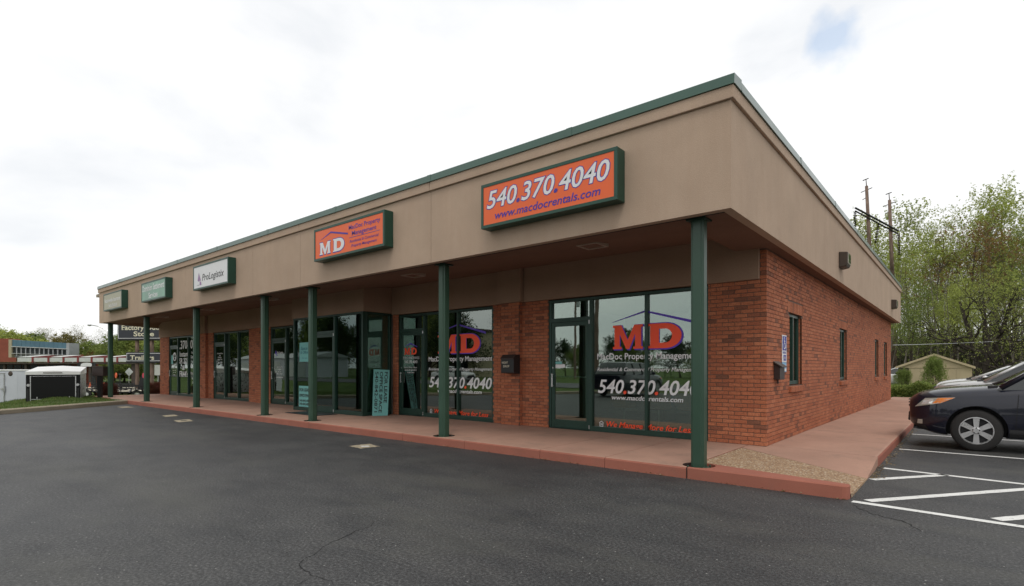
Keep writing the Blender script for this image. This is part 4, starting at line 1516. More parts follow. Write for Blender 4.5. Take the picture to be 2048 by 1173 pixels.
# the long board stood on its end and leaning on the bay's side glass: lettering runs down it
bb, pl = board('lease_board', 'long aqua FOR LEASE board stood on end leaning on the bay', [(-11.985, 8.66, .153), (-11.80, 9.02, .153), (-11.93, 9.18, 1.36), (-12.085, 8.78, 1.38)], .02, M['aqua'], 'sign', (-11.9, 8.8, .153))
mb = MB()
rot = lambda u, w: pl(w, 1 - u)
text(mb, 'FOR LEASE', .05, .72, .70, .19, rot, 0, .02); text(mb, 'OFFICE SPACE', .05, .93, .40, .19, rot, 0, .02); text(mb, '540-842-0871', .05, .92, .11, .19, rot, 0, .01)
mb.build('lettering', M['black'], bb, recalc=False)
pz = 8.46 + .035
b2, pl = board('lease_poster', 'aqua FOR LEASE poster at the foot of the bay window', [(-15.42, pz + .012, .26), (-14.75, pz + .012, .26), (-14.75, pz + .012, .88), (-15.42, pz + .012, .88)], .004, M['aqua'], 'sign', (-15.1, pz, .26))
mb = MB()
text(mb, 'FOR LEASE', .07, .95, .74, .14, pl, 0, .03); text(mb, 'OFFICE SPACE', .05, .95, .47, .14, pl, 0, .03)
text(mb, '540-842-0871', .06, .95, .24, .11, pl, 0, .02); text(mb, '540-842-8841', .06, .95, .08, .11, pl, 0, .02)
mb.build('lettering', M['black'], b2, recalc=False)
b3, pl = board('flyer', 'aqua printed flyer taped inside the bay window at eye height', [(-15.38, pz + .012, 1.60), (-14.85, pz + .012, 1.60), (-14.85, pz + .012, 2.17), (-15.38, pz + .012, 2.17)], .003, M['aqua'], 'poster', (-15.1, pz, 1.6))
mb = MB()
text(mb, 'Space', .15, .85, .62, .16, pl, .2, .02); text(mb, '& Office', .12, .9, .42, .14, pl, .2, .02); text(mb, 'for rent', .3, .8, .15, .09, pl)
mb.build('lettering', plain('teal_ink', (.02, .16, .19), .5), b3, recalc=False)
# door mat
t = thing('door_mat', 'thin black rubber mat outside the bay door', 'mat', (-13.9, 8.05, .151))
mb = MB(); mb.prism([(-14.75, 7.72), (-13.15, 7.70), (-13.12, 8.36), (-14.72, 8.38)], 'z', .1515, .163); mb.build('mat', M['black'], t, bevel=.003)
# small notices on the doors
for nm, lb, x0, x1, z0, z1, mt in (('door_sticker', 'small white hours sticker on the right shop door', -6.66, -6.42, 1.42, 1.49, 'white'), ('door_notice', 'small pale blue notice above the sticker on the right shop door', -6.66, -6.50, 1.50, 1.55, 'aqua'),
                                   ('door_flyer', 'pale blue flyer on the farthest shop door', -28.62, -28.42, 1.60, 2.0, 'aqua'), ('bay_door_sticker', 'aqua sticker beside the handle of the bay door', -14.55, -14.47, 1.32, 1.62, 'aqua')):
    yy = 8.46 + .027 if 'bay' in nm else DY
    mb = MB(); mb.box(x0, x1, yy - .002, yy, z0, z1); o = mb.build(nm, M[mt]); tag(o, lb, 'notice')

# ---- furniture behind the right-hand window
def chair(loc, rz, label):
    t = thing('office_chair', label, 'chair', (0, 0, 0), 'swivel chairs behind the window')
    tan = M['tan']
    mb = MB(); mb.lathe([(.001, .46), (.20, .455), (.245, .48), (.25, .52), (.22, .55), (.001, .56)], (0, 0, 0), 'z', 20); mb.build('seat', tan, t, smooth=True)
    mb = MB()
    for k in range(9):
        a0 = -1.1 + 2.2 * k / 9; a1 = -1.1 + 2.2 * (k + 1) / 9
        P = [(math.sin(a) * r_, math.cos(a) * r_) for a in (a0, a1) for r_ in (.25, .285)]
        mb.prism([P[0], P[1], P[3], P[2]], 'z', .54, .82)
    mb.build('backrest', tan, t, smooth=False)
    mb = MB(); mb.tube((0, 0, .10), (0, 0, .46), .022, n=10); mb.build('stem', M['chrome'], t)
    for k in range(5):
        a = 2 * math.pi * k / 5 + .3
        mb = MB(); mb.tube((0, 0, .13), (.29 * math.cos(a), .29 * math.sin(a), .075), .019, .013, 8)
        mb.tube((.29 * math.cos(a), .29 * math.sin(a), .08), (.29 * math.cos(a), .29 * math.sin(a), .04), .01, n=6)
        mb.build('leg', M['chrome'], t)
        mb = MB(); mb.lathe([(.001, -.018), (.030, -.018), (.030, .018), (.001, .018)], (.29 * math.cos(a), .29 * math.sin(a), .031), 'y', 12); mb.build('caster', M['black'], t)
    t.location = loc; t.rotation_euler = (0, 0, rz)
    return t
M['tan'] = plain('tan_leather', (.45, .19, .07), .5)
c1 = chair((-5.35, 10.0, .157), 2.6, 'tan swivel chair behind the shop window, leftmost of three')
dup(c1, None, (-4.60, 9.98, .157), 3.4, label='tan swivel chair behind the shop window, middle of three')
dup(c1, None, (-4.02, 10.12, .157), 2.9, label='tan swivel chair behind the shop window, rightmost of three')
t = thing('desk', 'dark desk standing at the back of the right-hand shop', 'desk', (-4.6, 12.4, .156))
mb = MB(); mb.box(-5.5, -3.6, 12.0, 12.75, .86, .90); mb.build('desk_top', M['boxbrown'], t)
for x in (-5.45, -3.69):
    mb = MB(); mb.box(x, x + .04, 12.05, 12.7, .157, .86); mb.build('side_panel', M['boxbrown'], t)
t = thing('ceiling_light', 'lit fluorescent ceiling fixture inside the left-hand lettered shop', 'light', (-9.2, 10.6, 2.9))
mb = MB(); mb.box(-9.8, -8.6, 10.45, 10.75, 2.87, 2.925); mb.build('housing', M['tileceil'], t)
mb = MB(); mb.box(-9.75, -8.65, 10.48, 10.72, 2.855, 2.868); mb.build('diffuser', m_emit('lit_diffuser', (1, .95, .82), 5.0), t)

# ================================================================== vehicles
def car_paint(name, c, rough=.25, metal=.3):
    k = Mat(name, c, rough, metal)
    k.b.inputs['Coat Weight'].default_value = 1.0
    k.b.inputs['Coat Roughness'].default_value = .04
    f = k.noise(300, 2, .5)
    k.color(k.ramp(f, [(0.3, tuple(x * .85 for x in c)), (0.7, tuple(x * 1.15 for x in c))]))
    k.b.inputs['Specular IOR Level'].default_value = .3
    k.b.inputs['Coat Weight'].default_value = .75
    d = k.noise(2.0, 5, .6)
    k.rough(k.maprange(d, .3, .7, rough - .04, rough + .1))
    return k.m
M['tyre'] = plain('tyre_rubber', (.022, .021, .020), .85, 0, .2, 30)
M['rim'] = plain('alloy_rim', (.52, .52, .52), .3, .7, .05, 8)
M['carglass'] = m_glass('car_glass', (.10, .13, .12), .06, (.95, 1, .98))
M['plastic'] = plain('black_plastic', (.018, .018, .019), .6)
M['amber'] = plain('amber_lens', (.80, .22, .02), .15)
M['lampglass'] = plain('clear_lamp', (.42, .41, .36), .12, .2)
M['lampwhite'] = plain('lamp_reflector', (.85, .85, .82), .1, .4)
M['redlens'] = plain('red_lens', (.35, .01, .01), .15)


def smooth_keys(keys, xs, it=2):
    a = np.array(keys, float)
    y = np.interp(xs, a[:, 0], a[:, 1])
    for _ in range(it):
        z = y.copy(); z[1:-1] = (y[:-2] + 2 * y[1:-1] + y[2:]) / 4; y = z
    return y


def make_car(name, label, group, paint, S):
    """local frame: nose at x=0 pointing to -x, centre line y=0, ground z=0"""
    t = thing(name, label, S.get('cat', 'car'), (0, 0, 0), group)
    Lc, Wd = S['L'], S['W'] / 2
    xs = np.unique(np.concatenate([[0, .02, .05, .09], np.arange(.14, Lc - .12, .07), [Lc - .09, Lc - .05, Lc - .02, Lc]]))
    wf = smooth_keys([(0, .70), (.06, .80), (.18, .90), (.4, .965), (.8, 1), (Lc - .7, 1), (Lc - .25, .94), (Lc - .06, .86), (Lc, .78)], xs) * Wd
    zb = smooth_keys(S['bot'], xs); zt = smooth_keys(S['top'], xs); zsh = smooth_keys(S['sho'], xs)
    rows = []
    def prof(i):
        w, b, tp, sh = wf[i], zb[i], zt[i], zsh[i]
        mid = b + (sh - b) * .52
        return [(0, b), (w * .80, b), (w * .94, b + .03), (w * .985, b + .10), (w * 1.0, b + (mid - b) * .7), (w * 1.0, mid), (w * .992, mid + (sh - mid) * .45), (w * .975, mid + (sh - mid) * .8), (w * .945, sh),
                (w * .90, sh + (tp - sh) * .35), (w * .82, sh + (tp - sh) * .66), (w * .60, sh + (tp - sh) * .9), (w * .3, tp - .002), (0, tp)]
    P = [prof(i) for i in range(len(xs))]
    K = len(P[0])
    vs_ = []
    for i, x in enumerate(xs):
        for y, z in P[i]: vs_.append((x, -y, z))
        for y, z in P[i][-2:0:-1]: vs_.append((x, y, z))
    n = 2 * K - 2
    fs_ = []
    for i in range(len(xs) - 1):
        for j in range(n):
            fs_.append((i * n + j, i * n + (j + 1) % n, (i + 1) * n + (j + 1) % n, (i + 1) * n + j))
    fs_ += [list(range(n))[::-1], list(range((len(xs) - 1) * n, len(xs) * n))]
    mb = MB(); mb.add(vs_, fs_)
    body = mb.build('body', [paint, M['plastic']])
    wr = S['wr']; wx = S['wx']
    # wheel wells
    cb = MB()
    for x in wx:
        for sgn in (-1, 1):
            pr = [(.001, 0), (wr + .055, 0), (wr + .055, .5), (.001, .5)]
            y0 = (-Wd - .1) if sgn < 0 else (Wd - .4)
            cb.lathe(pr, (x, y0, wr + .01), 'y', 40)
    c = cb.build('cutter', M['plastic'])
    md = body.modifiers.new('b', 'BOOLEAN'); md.operation = 'DIFFERENCE'; md.object = c; md.solver = 'EXACT'
    md.material_mode = 'TRANSFER'
    bpy.context.view_layer.update()
    me = bpy.data.meshes.new_from_object(body.evaluated_get(bpy.context.evaluated_depsgraph_get()))
    body.modifiers.clear(); body.data = me; bpy.data.objects.remove(c)
    smooth_angle(body, 32)
    body.parent = t; ORG[body.name] = Vector((0, 0, 0))

    def side_y(x, z):
        i = int(np.clip(np.searchsorted(xs, x) - 1, 0, len(xs) - 2)); f = (x - xs[i]) / (xs[i + 1] - xs[i])
        def yy(p):
            for (ya, za), (yb, zb_) in zip(p[1:-1], p[2:]):
                if za <= z <= zb_ and zb_ > za: return ya + (yb - ya) * (z - za) / (zb_ - za)
            return p[5][0]
        return yy(P[i]) * (1 - f) + yy(P[i + 1]) * f

    def patch(nm, quad, mat, parent, off=.006, nu=10, nv=6, both=True):
        A, B, C_, D_ = [Vector((q[0], q[1])) for q in quad]
        for sg in ((-1, 1) if both else (-1,)):
            m = MB(); v2 = []
            for j in range(nv + 1):
                for i in range(nu + 1):
                    q = A.lerp(B, i / nu).lerp(D_.lerp(C_, i / nu), j / nv)
                    v2.append((q.x - off * .6, sg * (side_y(q.x, q.y) + off), q.y))
            m.add(v2, [(j * (nu + 1) + i, j * (nu + 1) + i + 1, (j + 1) * (nu + 1) + i + 1, (j + 1) * (nu + 1) + i) for j in range(nv) for i in range(nu)])
            m.build(nm, mat, parent, smooth=True)

    # greenhouse
    g = S['glass']       # list of (x, z_base, z_top) for windscreen foot, roof front, roof rear, rear foot
    (x0, z0), (x1, z1), (x2, z2), (x3, z3) = g
    wb, wt = Wd * .90, Wd * .70
    def ring(x, zl, w, zt_): return [(x, -w, zl), (x, w, zl)]
    gx = np.linspace(x0, x3, 40)
    ztop = np.interp(gx, [x0, x1, (x1 + x2) / 2, x2, x3], [z0, z1, max(z1, z2) + .025, z2, z3])
    for _ in range(2):
        q = ztop.copy(); q[1:-1] = (ztop[:-2] + 2 * ztop[1:-1] + ztop[2:]) / 4; ztop = q
    zbase = np.interp(gx, [x0, x3], [z0 - .06, z3 - .06])
    mb = MB(); vs_ = []
    zmax = max(z1, z2) + .02
    belt = S['belt']
    for x, zt_, zb_ in zip(gx, ztop, zbase):
        h = max(0.02, (zt_ - belt) / (zmax - belt)) if zt_ > belt else .02
        wtop = wb + (wt - wb) * h
        zb2 = min(zb_, belt - .03)
        vs_ += [(x, -wb, zb2), (x, -wtop, zt_ - .035), (x, -wtop * .9, zt_ - .006), (x, -wtop * .5, zt_ + .012), (x, 0, zt_ + .018), (x, wtop * .5, zt_ + .012), (x, wtop * .9, zt_ - .006), (x, wtop, zt_ - .035), (x, wb, zb2)]
    k = 9
    fs_ = [(i * k + j, i * k + j + 1, (i + 1) * k + j + 1, (i + 1) * k + j) for i in range(len(gx) - 1) for j in range(k - 1)]
    fs_ += [tuple(range(k))[::-1], tuple(range((len(gx) - 1) * k, len(gx) * k))]
    mb.add(vs_, fs_)
    gl = mb.build('glazing', M['cardark'], t); smooth_angle(gl, 30)
    # roof skin
    mb = MB(); vs_ = []; cnt = 0
    for x, zt_ in zip(gx, ztop):
        if x1 - .02 <= x <= x2 + .02:
            h = (zt_ - belt) / (zmax - belt); wtop = wb + (wt - wb) * h
            vs_ += [(x, -wtop - .012, zt_ - .06), (x, -wtop - .004, zt_ - .028), (x, -wtop * .9, zt_ + .004), (x, -wtop * .5, zt_ + .022), (x, 0, zt_ + .028), (x, wtop * .5, zt_ + .022), (x, wtop * .9, zt_ + .004), (x, wtop + .004, zt_ - .028), (x, wtop + .012, zt_ - .06)]
            cnt += 1
    mb.add(vs_, [(i * k + j, i * k + j + 1, (i + 1) * k + j + 1, (i + 1) * k + j) for i in range(cnt - 1) for j in range(k - 1)])
    mb.build('roof', paint, t, smooth=True)
    # pillars
    def wat(z): return wb + (wt - wb) * np.clip((z - belt) / (zmax - belt), 0, 1)
    for sg in (-1, 1):
        mb = MB()
        mb.tube((x0 + .04, sg * (wb + .0), z0 - .02), (x1 + .03, sg * (wt + .012), z1 - .03), .045, .035, 8); mb.build('pillar', paint, t, smooth=True)
        mb = MB(); mb.tube((x3 - .04, sg * wb, z3 - .02), (x2 - .02, sg * (wt + .01), z2 - .03), .06, .045, 8); mb.build('pillar', paint, t, smooth=True)
        for px in S['pillars']:
            mb = MB(); mb.tube((px, sg * (wb + .0), belt - .02), (px + .03, sg * (wt + .018), zmax - .06), .035, .03, 6); mb.build('pillar', M['plastic'], t)
        # mirror
        mb = MB(); mx_, mz_ = S['mirror']
        mb.lathe([(.001, -.10), (.05, -.095), (.075, -.04), (.08, .03), (.06, .09), (.001, .10)], (mx_, sg * (Wd + .10), mz_), 'y', 14)
        mb.tube((mx_ + .02, sg * (wb - .02), mz_ - .05), (mx_, sg * (Wd + .05), mz_ - .02), .025, n=6)
        mb.build('mirror', paint, t, smooth=True)
    # wheels
    for x in wx:
        for sg in (-1, 1):
            yc = sg * (Wd - .135)
            mb = MB()
            w2 = .11
            mb.lathe([(wr * .66, -w2), (wr * .90, -w2), (wr * .985, -w2 * .78), (wr, -w2 * .3), (wr, w2 * .3), (wr * .985, w2 * .78), (wr * .90, w2), (wr * .66, w2), (wr * .66, -w2)], (x, yc, wr), 'y', 40)
            wh = mb.build('wheel', M['tyre'], t, smooth=True)
            yo = yc + sg * w2 * .92
            mb = MB(); rr = wr * .665
            mb.lathe([(rr * 1.02, -.025 * sg), (rr * 1.02, .004 * sg), (rr * .93, .006 * sg), (rr * .90, -.05 * sg)], (x, yo, wr), 'y', 40)
            ns = S.get('spokes', 6)
            for q in range(ns):
                a = 2 * math.pi * q / ns + .52
                ca, sa = math.cos(a), math.sin(a)
                def sp(r_, s_, d): return (x + ca * r_ - sa * s_, yo + sg * d, wr + sa * r_ + ca * s_)
                r0_, r1_ = rr * .16, rr * .95
                w0_, w1_ = rr * .13, rr * .19
                v8 = [sp(r0_, -w0_, -.002), sp(r0_, w0_, -.002), sp(r1_, w1_, -.004), sp(r1_, -w1_, -.004), sp(r0_, -w0_, -.045), sp(r0_, w0_, -.045), sp(r1_, w1_, -.05), sp(r1_, -w1_, -.05)]
                mb.add(v8, [(0, 1, 2, 3), (0, 4, 5, 1), (1, 5, 6, 2), (2, 6, 7, 3), (3, 7, 4, 0)])
            mb.lathe([(.001, .006 * sg), (rr * .17, .006 * sg), (rr * .26, -.002 * sg), (rr * .27, -.04 * sg)], (x, yo, wr), 'y', 20)
            mb.build('rim', M['rim'], wh)
            mb = MB(); mb.lathe([(.001, -.07 * sg), (rr * .95, -.07 * sg)], (x, yo, wr), 'y', 24)
            for q in range(5):
                a = 2 * math.pi * q / 5 + .3
                mb.tube((x + math.cos(a) * rr * .2, yo + sg * .002, wr + math.sin(a) * rr * .2), (x + math.cos(a) * rr * .2, yo + sg * .010, wr + math.sin(a) * rr * .2), .011, n=6)
            mb.build('brake_disc', M['plastic'], wh)
    # lamps, door gaps, trims
    for (nm, quad, mat) in S.get('patches', []): patch(nm, quad, mat, t)
    gap = M['dark']
    for (a, b) in S.get('gaps', []):
        dx = .005 if abs(a[0] - b[0]) < abs(a[1] - b[1]) else 0; dz = .005 if not dx else 0
        patch('panel_gap', [(a[0] - dx, a[1] - dz), (a[0] + dx, a[1] - dz) if dx else (b[0], b[1] - dz), (b[0] + dx, b[1] + dz), (b[0] - dx, b[1] + dz) if dx else (a[0], a[1] + dz)], gap, t, .002, 2 if dx else 12, 10 if dx else 1)
    # front: grille, plate, lower intake
    mb = MB(); mb.prism([(-.022, S['gr'][0]), (.05, S['gr'][0]), (.06, S['gr'][1]), (.0, S['gr'][1])], 'y', -Wd * .48, Wd * .48)
    for k_ in range(3):
        zz = S['gr'][0] + (S['gr'][1] - S['gr'][0]) * (k_ + .5) / 3
        mb.box(-.03, .0, -Wd * .48, Wd * .48, zz - .008, zz + .008)
    mb.build('grille', M['plastic'], t)
    mb = MB(); mb.prism([(-.03, S['bot'][0][1] + .02), (.1, S['bot'][0][1] + .02), (.1, S['bot'][0][1] + .17), (-.02, S['bot'][0][1] + .17)], 'y', -Wd * .6, Wd * .6); mb.build('lower_grille', M['plastic'], t)
    mb = MB(); mb.box(-.05, -.028, -.16, .16, .42, .53); mb.build('number_plate_holder', M['plastic'], t, bevel=.004)
    # wipers
    mb = MB()
    for y in (-.35, .25): mb.path([(x0 - .03, y, z0 + .03), (x0 + .06, y - .25, z0 + .07), (x0 + .10, y - .5, z0 + .09)], .012, 5)
    mb.build('wiper', M['plastic'], t)['kind'] = 'stuff'
    mb = MB(); mb.box(x0 - .12, x0 + .05, -Wd * .78, Wd * .78, z0 - .05, z0 + .012); mb.build('cowl', M['plastic'], t)
    return t
M['cardark'] = (lambda k: k.m)(Mat('car_window_glass', (.012, .016, .015), .03, 0.0, .9))

suv = dict(L=4.675, W=1.89, wr=.352, wx=(.93, 3.63), spokes=6, cat='suv',
           bot=[(0, .44), (.1, .34), (.4, .24), (.8, .23), (3.9, .24), (4.4, .30), (4.675, .42)],
           sho=[(0, .80), (.10, .86), (.30, .905), (.7, .95), (1.3, .995), (2.5, 1.04), (4.3, 1.08), (4.675, 1.02)],
           top=[(0, .86), (.06, .93), (.2, .995), (.45, 1.05), (.8, 1.09), (1.3, 1.135), (1.6, 1.15), (4.3, 1.12), (4.675, 1.06)],
           glass=[(1.20, 1.10), (2.0, 1.66), (4.0, 1.68), (4.52, 1.12)], belt=1.10, pillars=(2.55, 3.45), mirror=(1.75, 1.14), gr=(.70, .86),
           patches=[('headlight', [(.085, .72), (.46, .80), (.66, .905), (.24, .88)], M['lampglass']),
                    ('indicator', [(.34, .79), (.45, .80), (.655, .90), (.42, .888)], M['amber']),
                    ('lamp_reflector', [(.18, .765), (.33, .79), (.36, .865), (.22, .845)], M['lampwhite']),
                    ('fog_light', [(.12, .42), (.20, .42), (.20, .50), (.13, .50)], M['lampglass']),
                    ('sill_trim', [(1.35, .27), (3.2, .27), (3.2, .40), (1.35, .40)], M['plastic']),
                    ('bumper_vent', [(.06, .33), (.30, .30), (.24, .40), (.07, .42)], M['plastic'])],
           gaps=[((1.42, .42), (1.46, .98)), ((2.45, .42), (2.50, 1.02)), ((1.42, .42), (3.3, .42)), ((.24, .885), (.60, .935))])
M['navy'] = car_paint('navy_car_paint', (.003, .0042, .014), .3, .0)
M['silverpaint'] = car_paint('silver_car_paint', (.50, .50, .49), .3, .5)
M['whitepaint'] = car_paint('white_car_paint', (.62, .63, .63), .3, .1)
M['greypaint'] = car_paint('grey_car_paint', (.12, .125, .13), .3, .4)
M['redpaint'] = car_paint('maroon_car_paint', (.13, .012, .015), .3, .3)

navy = make_car('parked_suv', 'dark navy SUV parked nose to the red walk with an amber-edged headlight', 'vehicles parked beside the building', M['navy'], suv)
navy.location = (-.80, 13.06, 0)
suv2 = dict(suv); suv2['patches'] = suv['patches'][:1]; 
suv2.update(L=4.75, W=1.86, top=[(0, .82), (.06, .88), (.2, .95), (.45, 1.0), (.8, 1.04), (1.2, 1.07), (1.5, 1.08), (4.3, 1.08), (4.75, 1.0)], glass=[(1.10, 1.05), (2.0, 1.62), (4.1, 1.64), (4.6, 1.08)], belt=1.06)
silv = make_car('parked_minivan', 'silver minivan parked just beyond the navy SUV', 'vehicles parked beside the building', M['silverpaint'], suv2)
silv.location = (-.74, 21.3, 0); silv['category'] = 'minivan'
sedan = dict(L=4.75, W=1.80, wr=.325, wx=(.93, 3.68), spokes=5, cat='car',
             bot=[(0, .40), (.1, .30), (.4, .22), (.8, .20), (3.9, .20), (4.5, .28), (4.75, .40)],
             sho=[(0, .66), (.10, .72), (.30, .78), (.7, .84), (1.3, .90), (2.5, .94), (4.3, .96), (4.75, .88)],
             top=[(0, .74), (.06, .82), (.2, .89), (.45, .94), (.8, .985), (1.3, 1.02), (1.6, 1.03), (3.9, 1.04), (4.5, 1.02), (4.75, .94)],
             glass=[(1.20, 1.0), (2.05, 1.40), (3.1, 1.40), (3.95, 1.02)], belt=.99, pillars=(2.5,), mirror=(1.65, 1.06), gr=(.52, .66),
             patches=[('headlight', [(.06, .60), (.36, .64), (.50, .74), (.12, .72)], M['lampglass'])],
             gaps=[((1.42, .34), (1.46, .88)), ((2.5, .34), (2.55, .9))])
whitec = make_car('parked_sedan', 'white sedan parked furthest along the walk behind the silver minivan', 'vehicles parked beside the building', M['whitepaint'], {**sedan, 'top': [(x, z + .03) for x, z in sedan['top']], 'glass': [(1.0, 1.02), (1.95, 1.46), (3.1, 1.47), (3.95, 1.06)], 'belt': 1.02, 'mirror': (1.4, 1.06)})
whitec.location = (-.88, 26.9, 0)
# vehicles that the shop glass mirrors, parked across the lot and along the road behind the camera
for (src, loc, rz, lb, pm) in ((sedan, (-33, -12.0, 0), 0, 'grey sedan on the road mirrored in the right-hand shop window', 'greypaint'),):
    c = make_car('passing_car', lb, 'vehicles mirrored in the glass', M[pm], src); c.location = (-30, -15.2, 0.01)
c2 = dup(silv, None, (-22.0, -8.2, 0), R(52), label='silver minivan on the far side of the lot mirrored in the shop windows'); c2['group'] = 'vehicles mirrored in the glass'
c5 = dup(navy, None, (-13.5, -9.2, 0), R(90), label='dark SUV parked across the lot mirrored in the right-hand shop window'); c5['group'] = 'vehicles mirrored in the glass'
c3 = dup(whitec, None, (-36.0, -18.2, .01), R(180), label='white sedan on the road mirrored in the bay door'); c3['group'] = 'vehicles mirrored in the glass'

# car far behind the hedge, white, seen through leaves by the shed
p = at(1800, 777, 43)
c4 = dup(whitec, None, (p.x - 2.4, p.y + .5, -.05), R(8), label='white car standing left of the shed behind the hedge'); c4['group'] = 'vehicles parked beside the building'

#PART4
# ================================================================== trees
def grow(seed, H, spread=.5, nl=(7, 5, 4, 4), trunk_r=.02, base=.22, leaf=6, lsize=.16, up=.25, wander=.18, multi=1, crown_top=.85, leaf_jit=.35, taper_l=.62):
    """returns branch verts/faces and leaf quads for a tree of height H"""
    r_ = np.random.default_rng(seed)
    BV, BF, tips = [], [], []

    def tube_path(pts, rad, n):
        b = len(BV)
        for i, (p, ra) in enumerate(zip(pts, rad)):
            d = pts[min(i + 1, len(pts) - 1)] - pts[max(0, i - 1)]
            d = d / (np.linalg.norm(d) + 1e-9)
            u = np.cross(d, [0.3, 0.9, 0.2]); u /= np.linalg.norm(u) + 1e-9
            w = np.cross(d, u)
            for k in range(n):
                a = 2 * math.pi * k / n
                BV.append(p + ra * (math.cos(a) * u + math.sin(a) * w))
        for i in range(len(pts) - 1):
            for k in range(n):
                BF.append((b + i * n + k, b + i * n + (k + 1) % n, b + (i + 1) * n + (k + 1) % n, b + (i + 1) * n + k))

    def branch(p, d, L_, rad, lev):
        seg = (8, 5, 4, 3, 2)[min(lev, 4)]
        n = (9, 6, 4, 3, 3)[min(lev, 4)]
        pts = [p]; dirs = [d]
        for i in range(seg):
            d = d + r_.normal(0, wander * (0.45 if lev == 0 else 1), 3) + np.array([0, 0, up * (.25 if lev else .6) * (1 if lev < 3 else .5)])
            d /= np.linalg.norm(d)
            p = p + d * L_ / seg
            pts.append(p); dirs.append(d)
        radii = [rad * (1 - .78 * i / seg) if lev else rad * (1 - .7 * (i / seg) ** 1.1) for i in range(seg + 1)]
        if lev == 0: radii[0] *= 1.45
        tube_path(pts, radii, n)
        if lev >= len(nl):
            tips.append((pts, L_))
            return
        cnt = nl[lev]
        for c in range(cnt):
            f = (base + (crown_top - base) * (c + r_.uniform(.1, .9)) / cnt) if lev == 0 else r_.uniform(.25, 1.0)
            if c == cnt - 1 and lev > 0: f = 1.0
            i = min(seg - 1, int(f * seg)); q = f * seg - i
            pp = pts[i] * (1 - q) + pts[i + 1] * q
            dd = dirs[min(i + 1, seg)]
            a = c * 2.4 + r_.uniform(-.6, .6) + seed
            u = np.cross(dd, [0, 0, 1.0]) if abs(dd[2]) < .95 else np.array([1.0, 0, 0])
            u /= np.linalg.norm(u) + 1e-9; w = np.cross(dd, u)
            side = math.cos(a) * u + math.sin(a) * w
            sp_ = spread * r_.uniform(.75, 1.2) * (1.15 - .5 * f if lev == 0 else 1)
            nd = dd * (1 - sp_) + side * sp_ * 1.4 + np.array([0, 0, up * .4])
            nd /= np.linalg.norm(nd)
            ll = (H * taper_l * .62 * (1.15 - .72 * f) if lev == 0 else L_ * r_.uniform(.48, .72))
            branch(pp, nd, ll, radii[i] * (.55 if lev == 0 else .6), lev + 1)
    for m in range(multi):
        d0 = np.array([0, 0, 1.0]) + (r_.normal(0, .05, 3) if multi == 1 else np.array([math.cos(m * 6.28 / multi + seed), math.sin(m * 6.28 / multi + seed), 0]) * .33)
        branch(np.array([0, 0, -.1]) + (0 if multi == 1 else np.array([math.cos(m * 6.28 / multi + seed), math.sin(m * 6.28 / multi + seed), 0]) * H * .018), d0 / np.linalg.norm(d0), H * (1 if multi == 1 else .92), H * trunk_r, 0)
    # leaves
    LP = []
    for pts, L_ in tips:
        P = np.array(pts)
        k = r_.integers(0, len(P), leaf)
        LP.append(P[k] + r_.normal(0, leaf_jit * max(.25, L_ * .4), (leaf, 3)))
    if leaf and LP:
        C_ = np.concatenate(LP); n = len(C_)
        a = r_.normal(0, 1, (n, 3)); a /= np.linalg.norm(a, axis=1)[:, None]
        b = np.cross(a, r_.normal(0, 1, (n, 3))); b /= np.linalg.norm(b, axis=1)[:, None]
        s = lsize * r_.uniform(.5, 1.25, (n, 1))
        v = np.stack([C_ - a * s * .5, C_ + b * s * .32, C_ + a * s * .5, C_ - b * s * .32], 1).reshape(-1, 3)
        LV, LF = v, np.arange(4 * n).reshape(-1, 4)
    else: LV = LF = None
    return np.array(BV), np.array(BF), LV, LF


LEAF = dict(
    fresh=m_leaf('fresh_leaf', (.27, .32, .075), (.37, .42, .10), (.46, .50, .17)),
    green=m_leaf('green_leaf', (.12, .17, .04), (.19, .25, .06), (.27, .32, .09)),
    dark=m_leaf('dark_leaf', (.020, .040, .014), (.038, .066, .022), (.06, .09, .03)),
    olive=m_leaf('olive_leaf', (.15, .14, .045), (.22, .19, .06), (.27, .24, .09)),
    rust=m_leaf('budding_leaf', (.20, .10, .045), (.26, .15, .06), (.26, .20, .07)),
    redbush=m_leaf('red_shrub_leaf', (.10, .025, .025), (.16, .045, .035), (.10, .075, .03)),
    bud=m_leaf('pale_bud', (.20, .19, .11), (.27, .25, .15), (.18, .21, .08)),
)
PROTO = {}
M['darkbark'] = m_bark('dark_bark', (.048, .040, .033))


def tree_meshes(key, **kw):
    if key not in PROTO:
        bv, bf, lv, lf = grow(**kw)
        k = kw['H'] / np.percentile(lv[:, 2], 99.7)
        bv = bv * k; lv = lv * k
        PROTO[key] = (bv, bf, lv, lf)
    return PROTO[key]


MESHC = {}


def tree(name, label, group, loc, kind, bark='bark', leaf='fresh', scale=1.0, rz=0.0, sz=None, crownname='crown', cat='tree'):
    bv, bf, lv, lf = PROTO[kind]
    t = thing(name, label, cat, loc, group)
    key = (kind, bark)
    if key not in MESHC: MESHC[key] = raw_mesh('trunk', bv, bf, M[bark], True)
    o = bpy.data.objects.new('trunk', MESHC[key]); COL.objects.link(o); o.parent = t
    if lv is not None:
        key = (kind, leaf, 'L')
        if key not in MESHC: MESHC[key] = raw_mesh('crown', lv, lf, LEAF[leaf])
        o = bpy.data.objects.new(crownname, MESHC[key]); COL.objects.link(o); o.parent = t
    t.rotation_euler = (0, 0, rz); t.scale = (scale, scale, sz or scale)
    return t


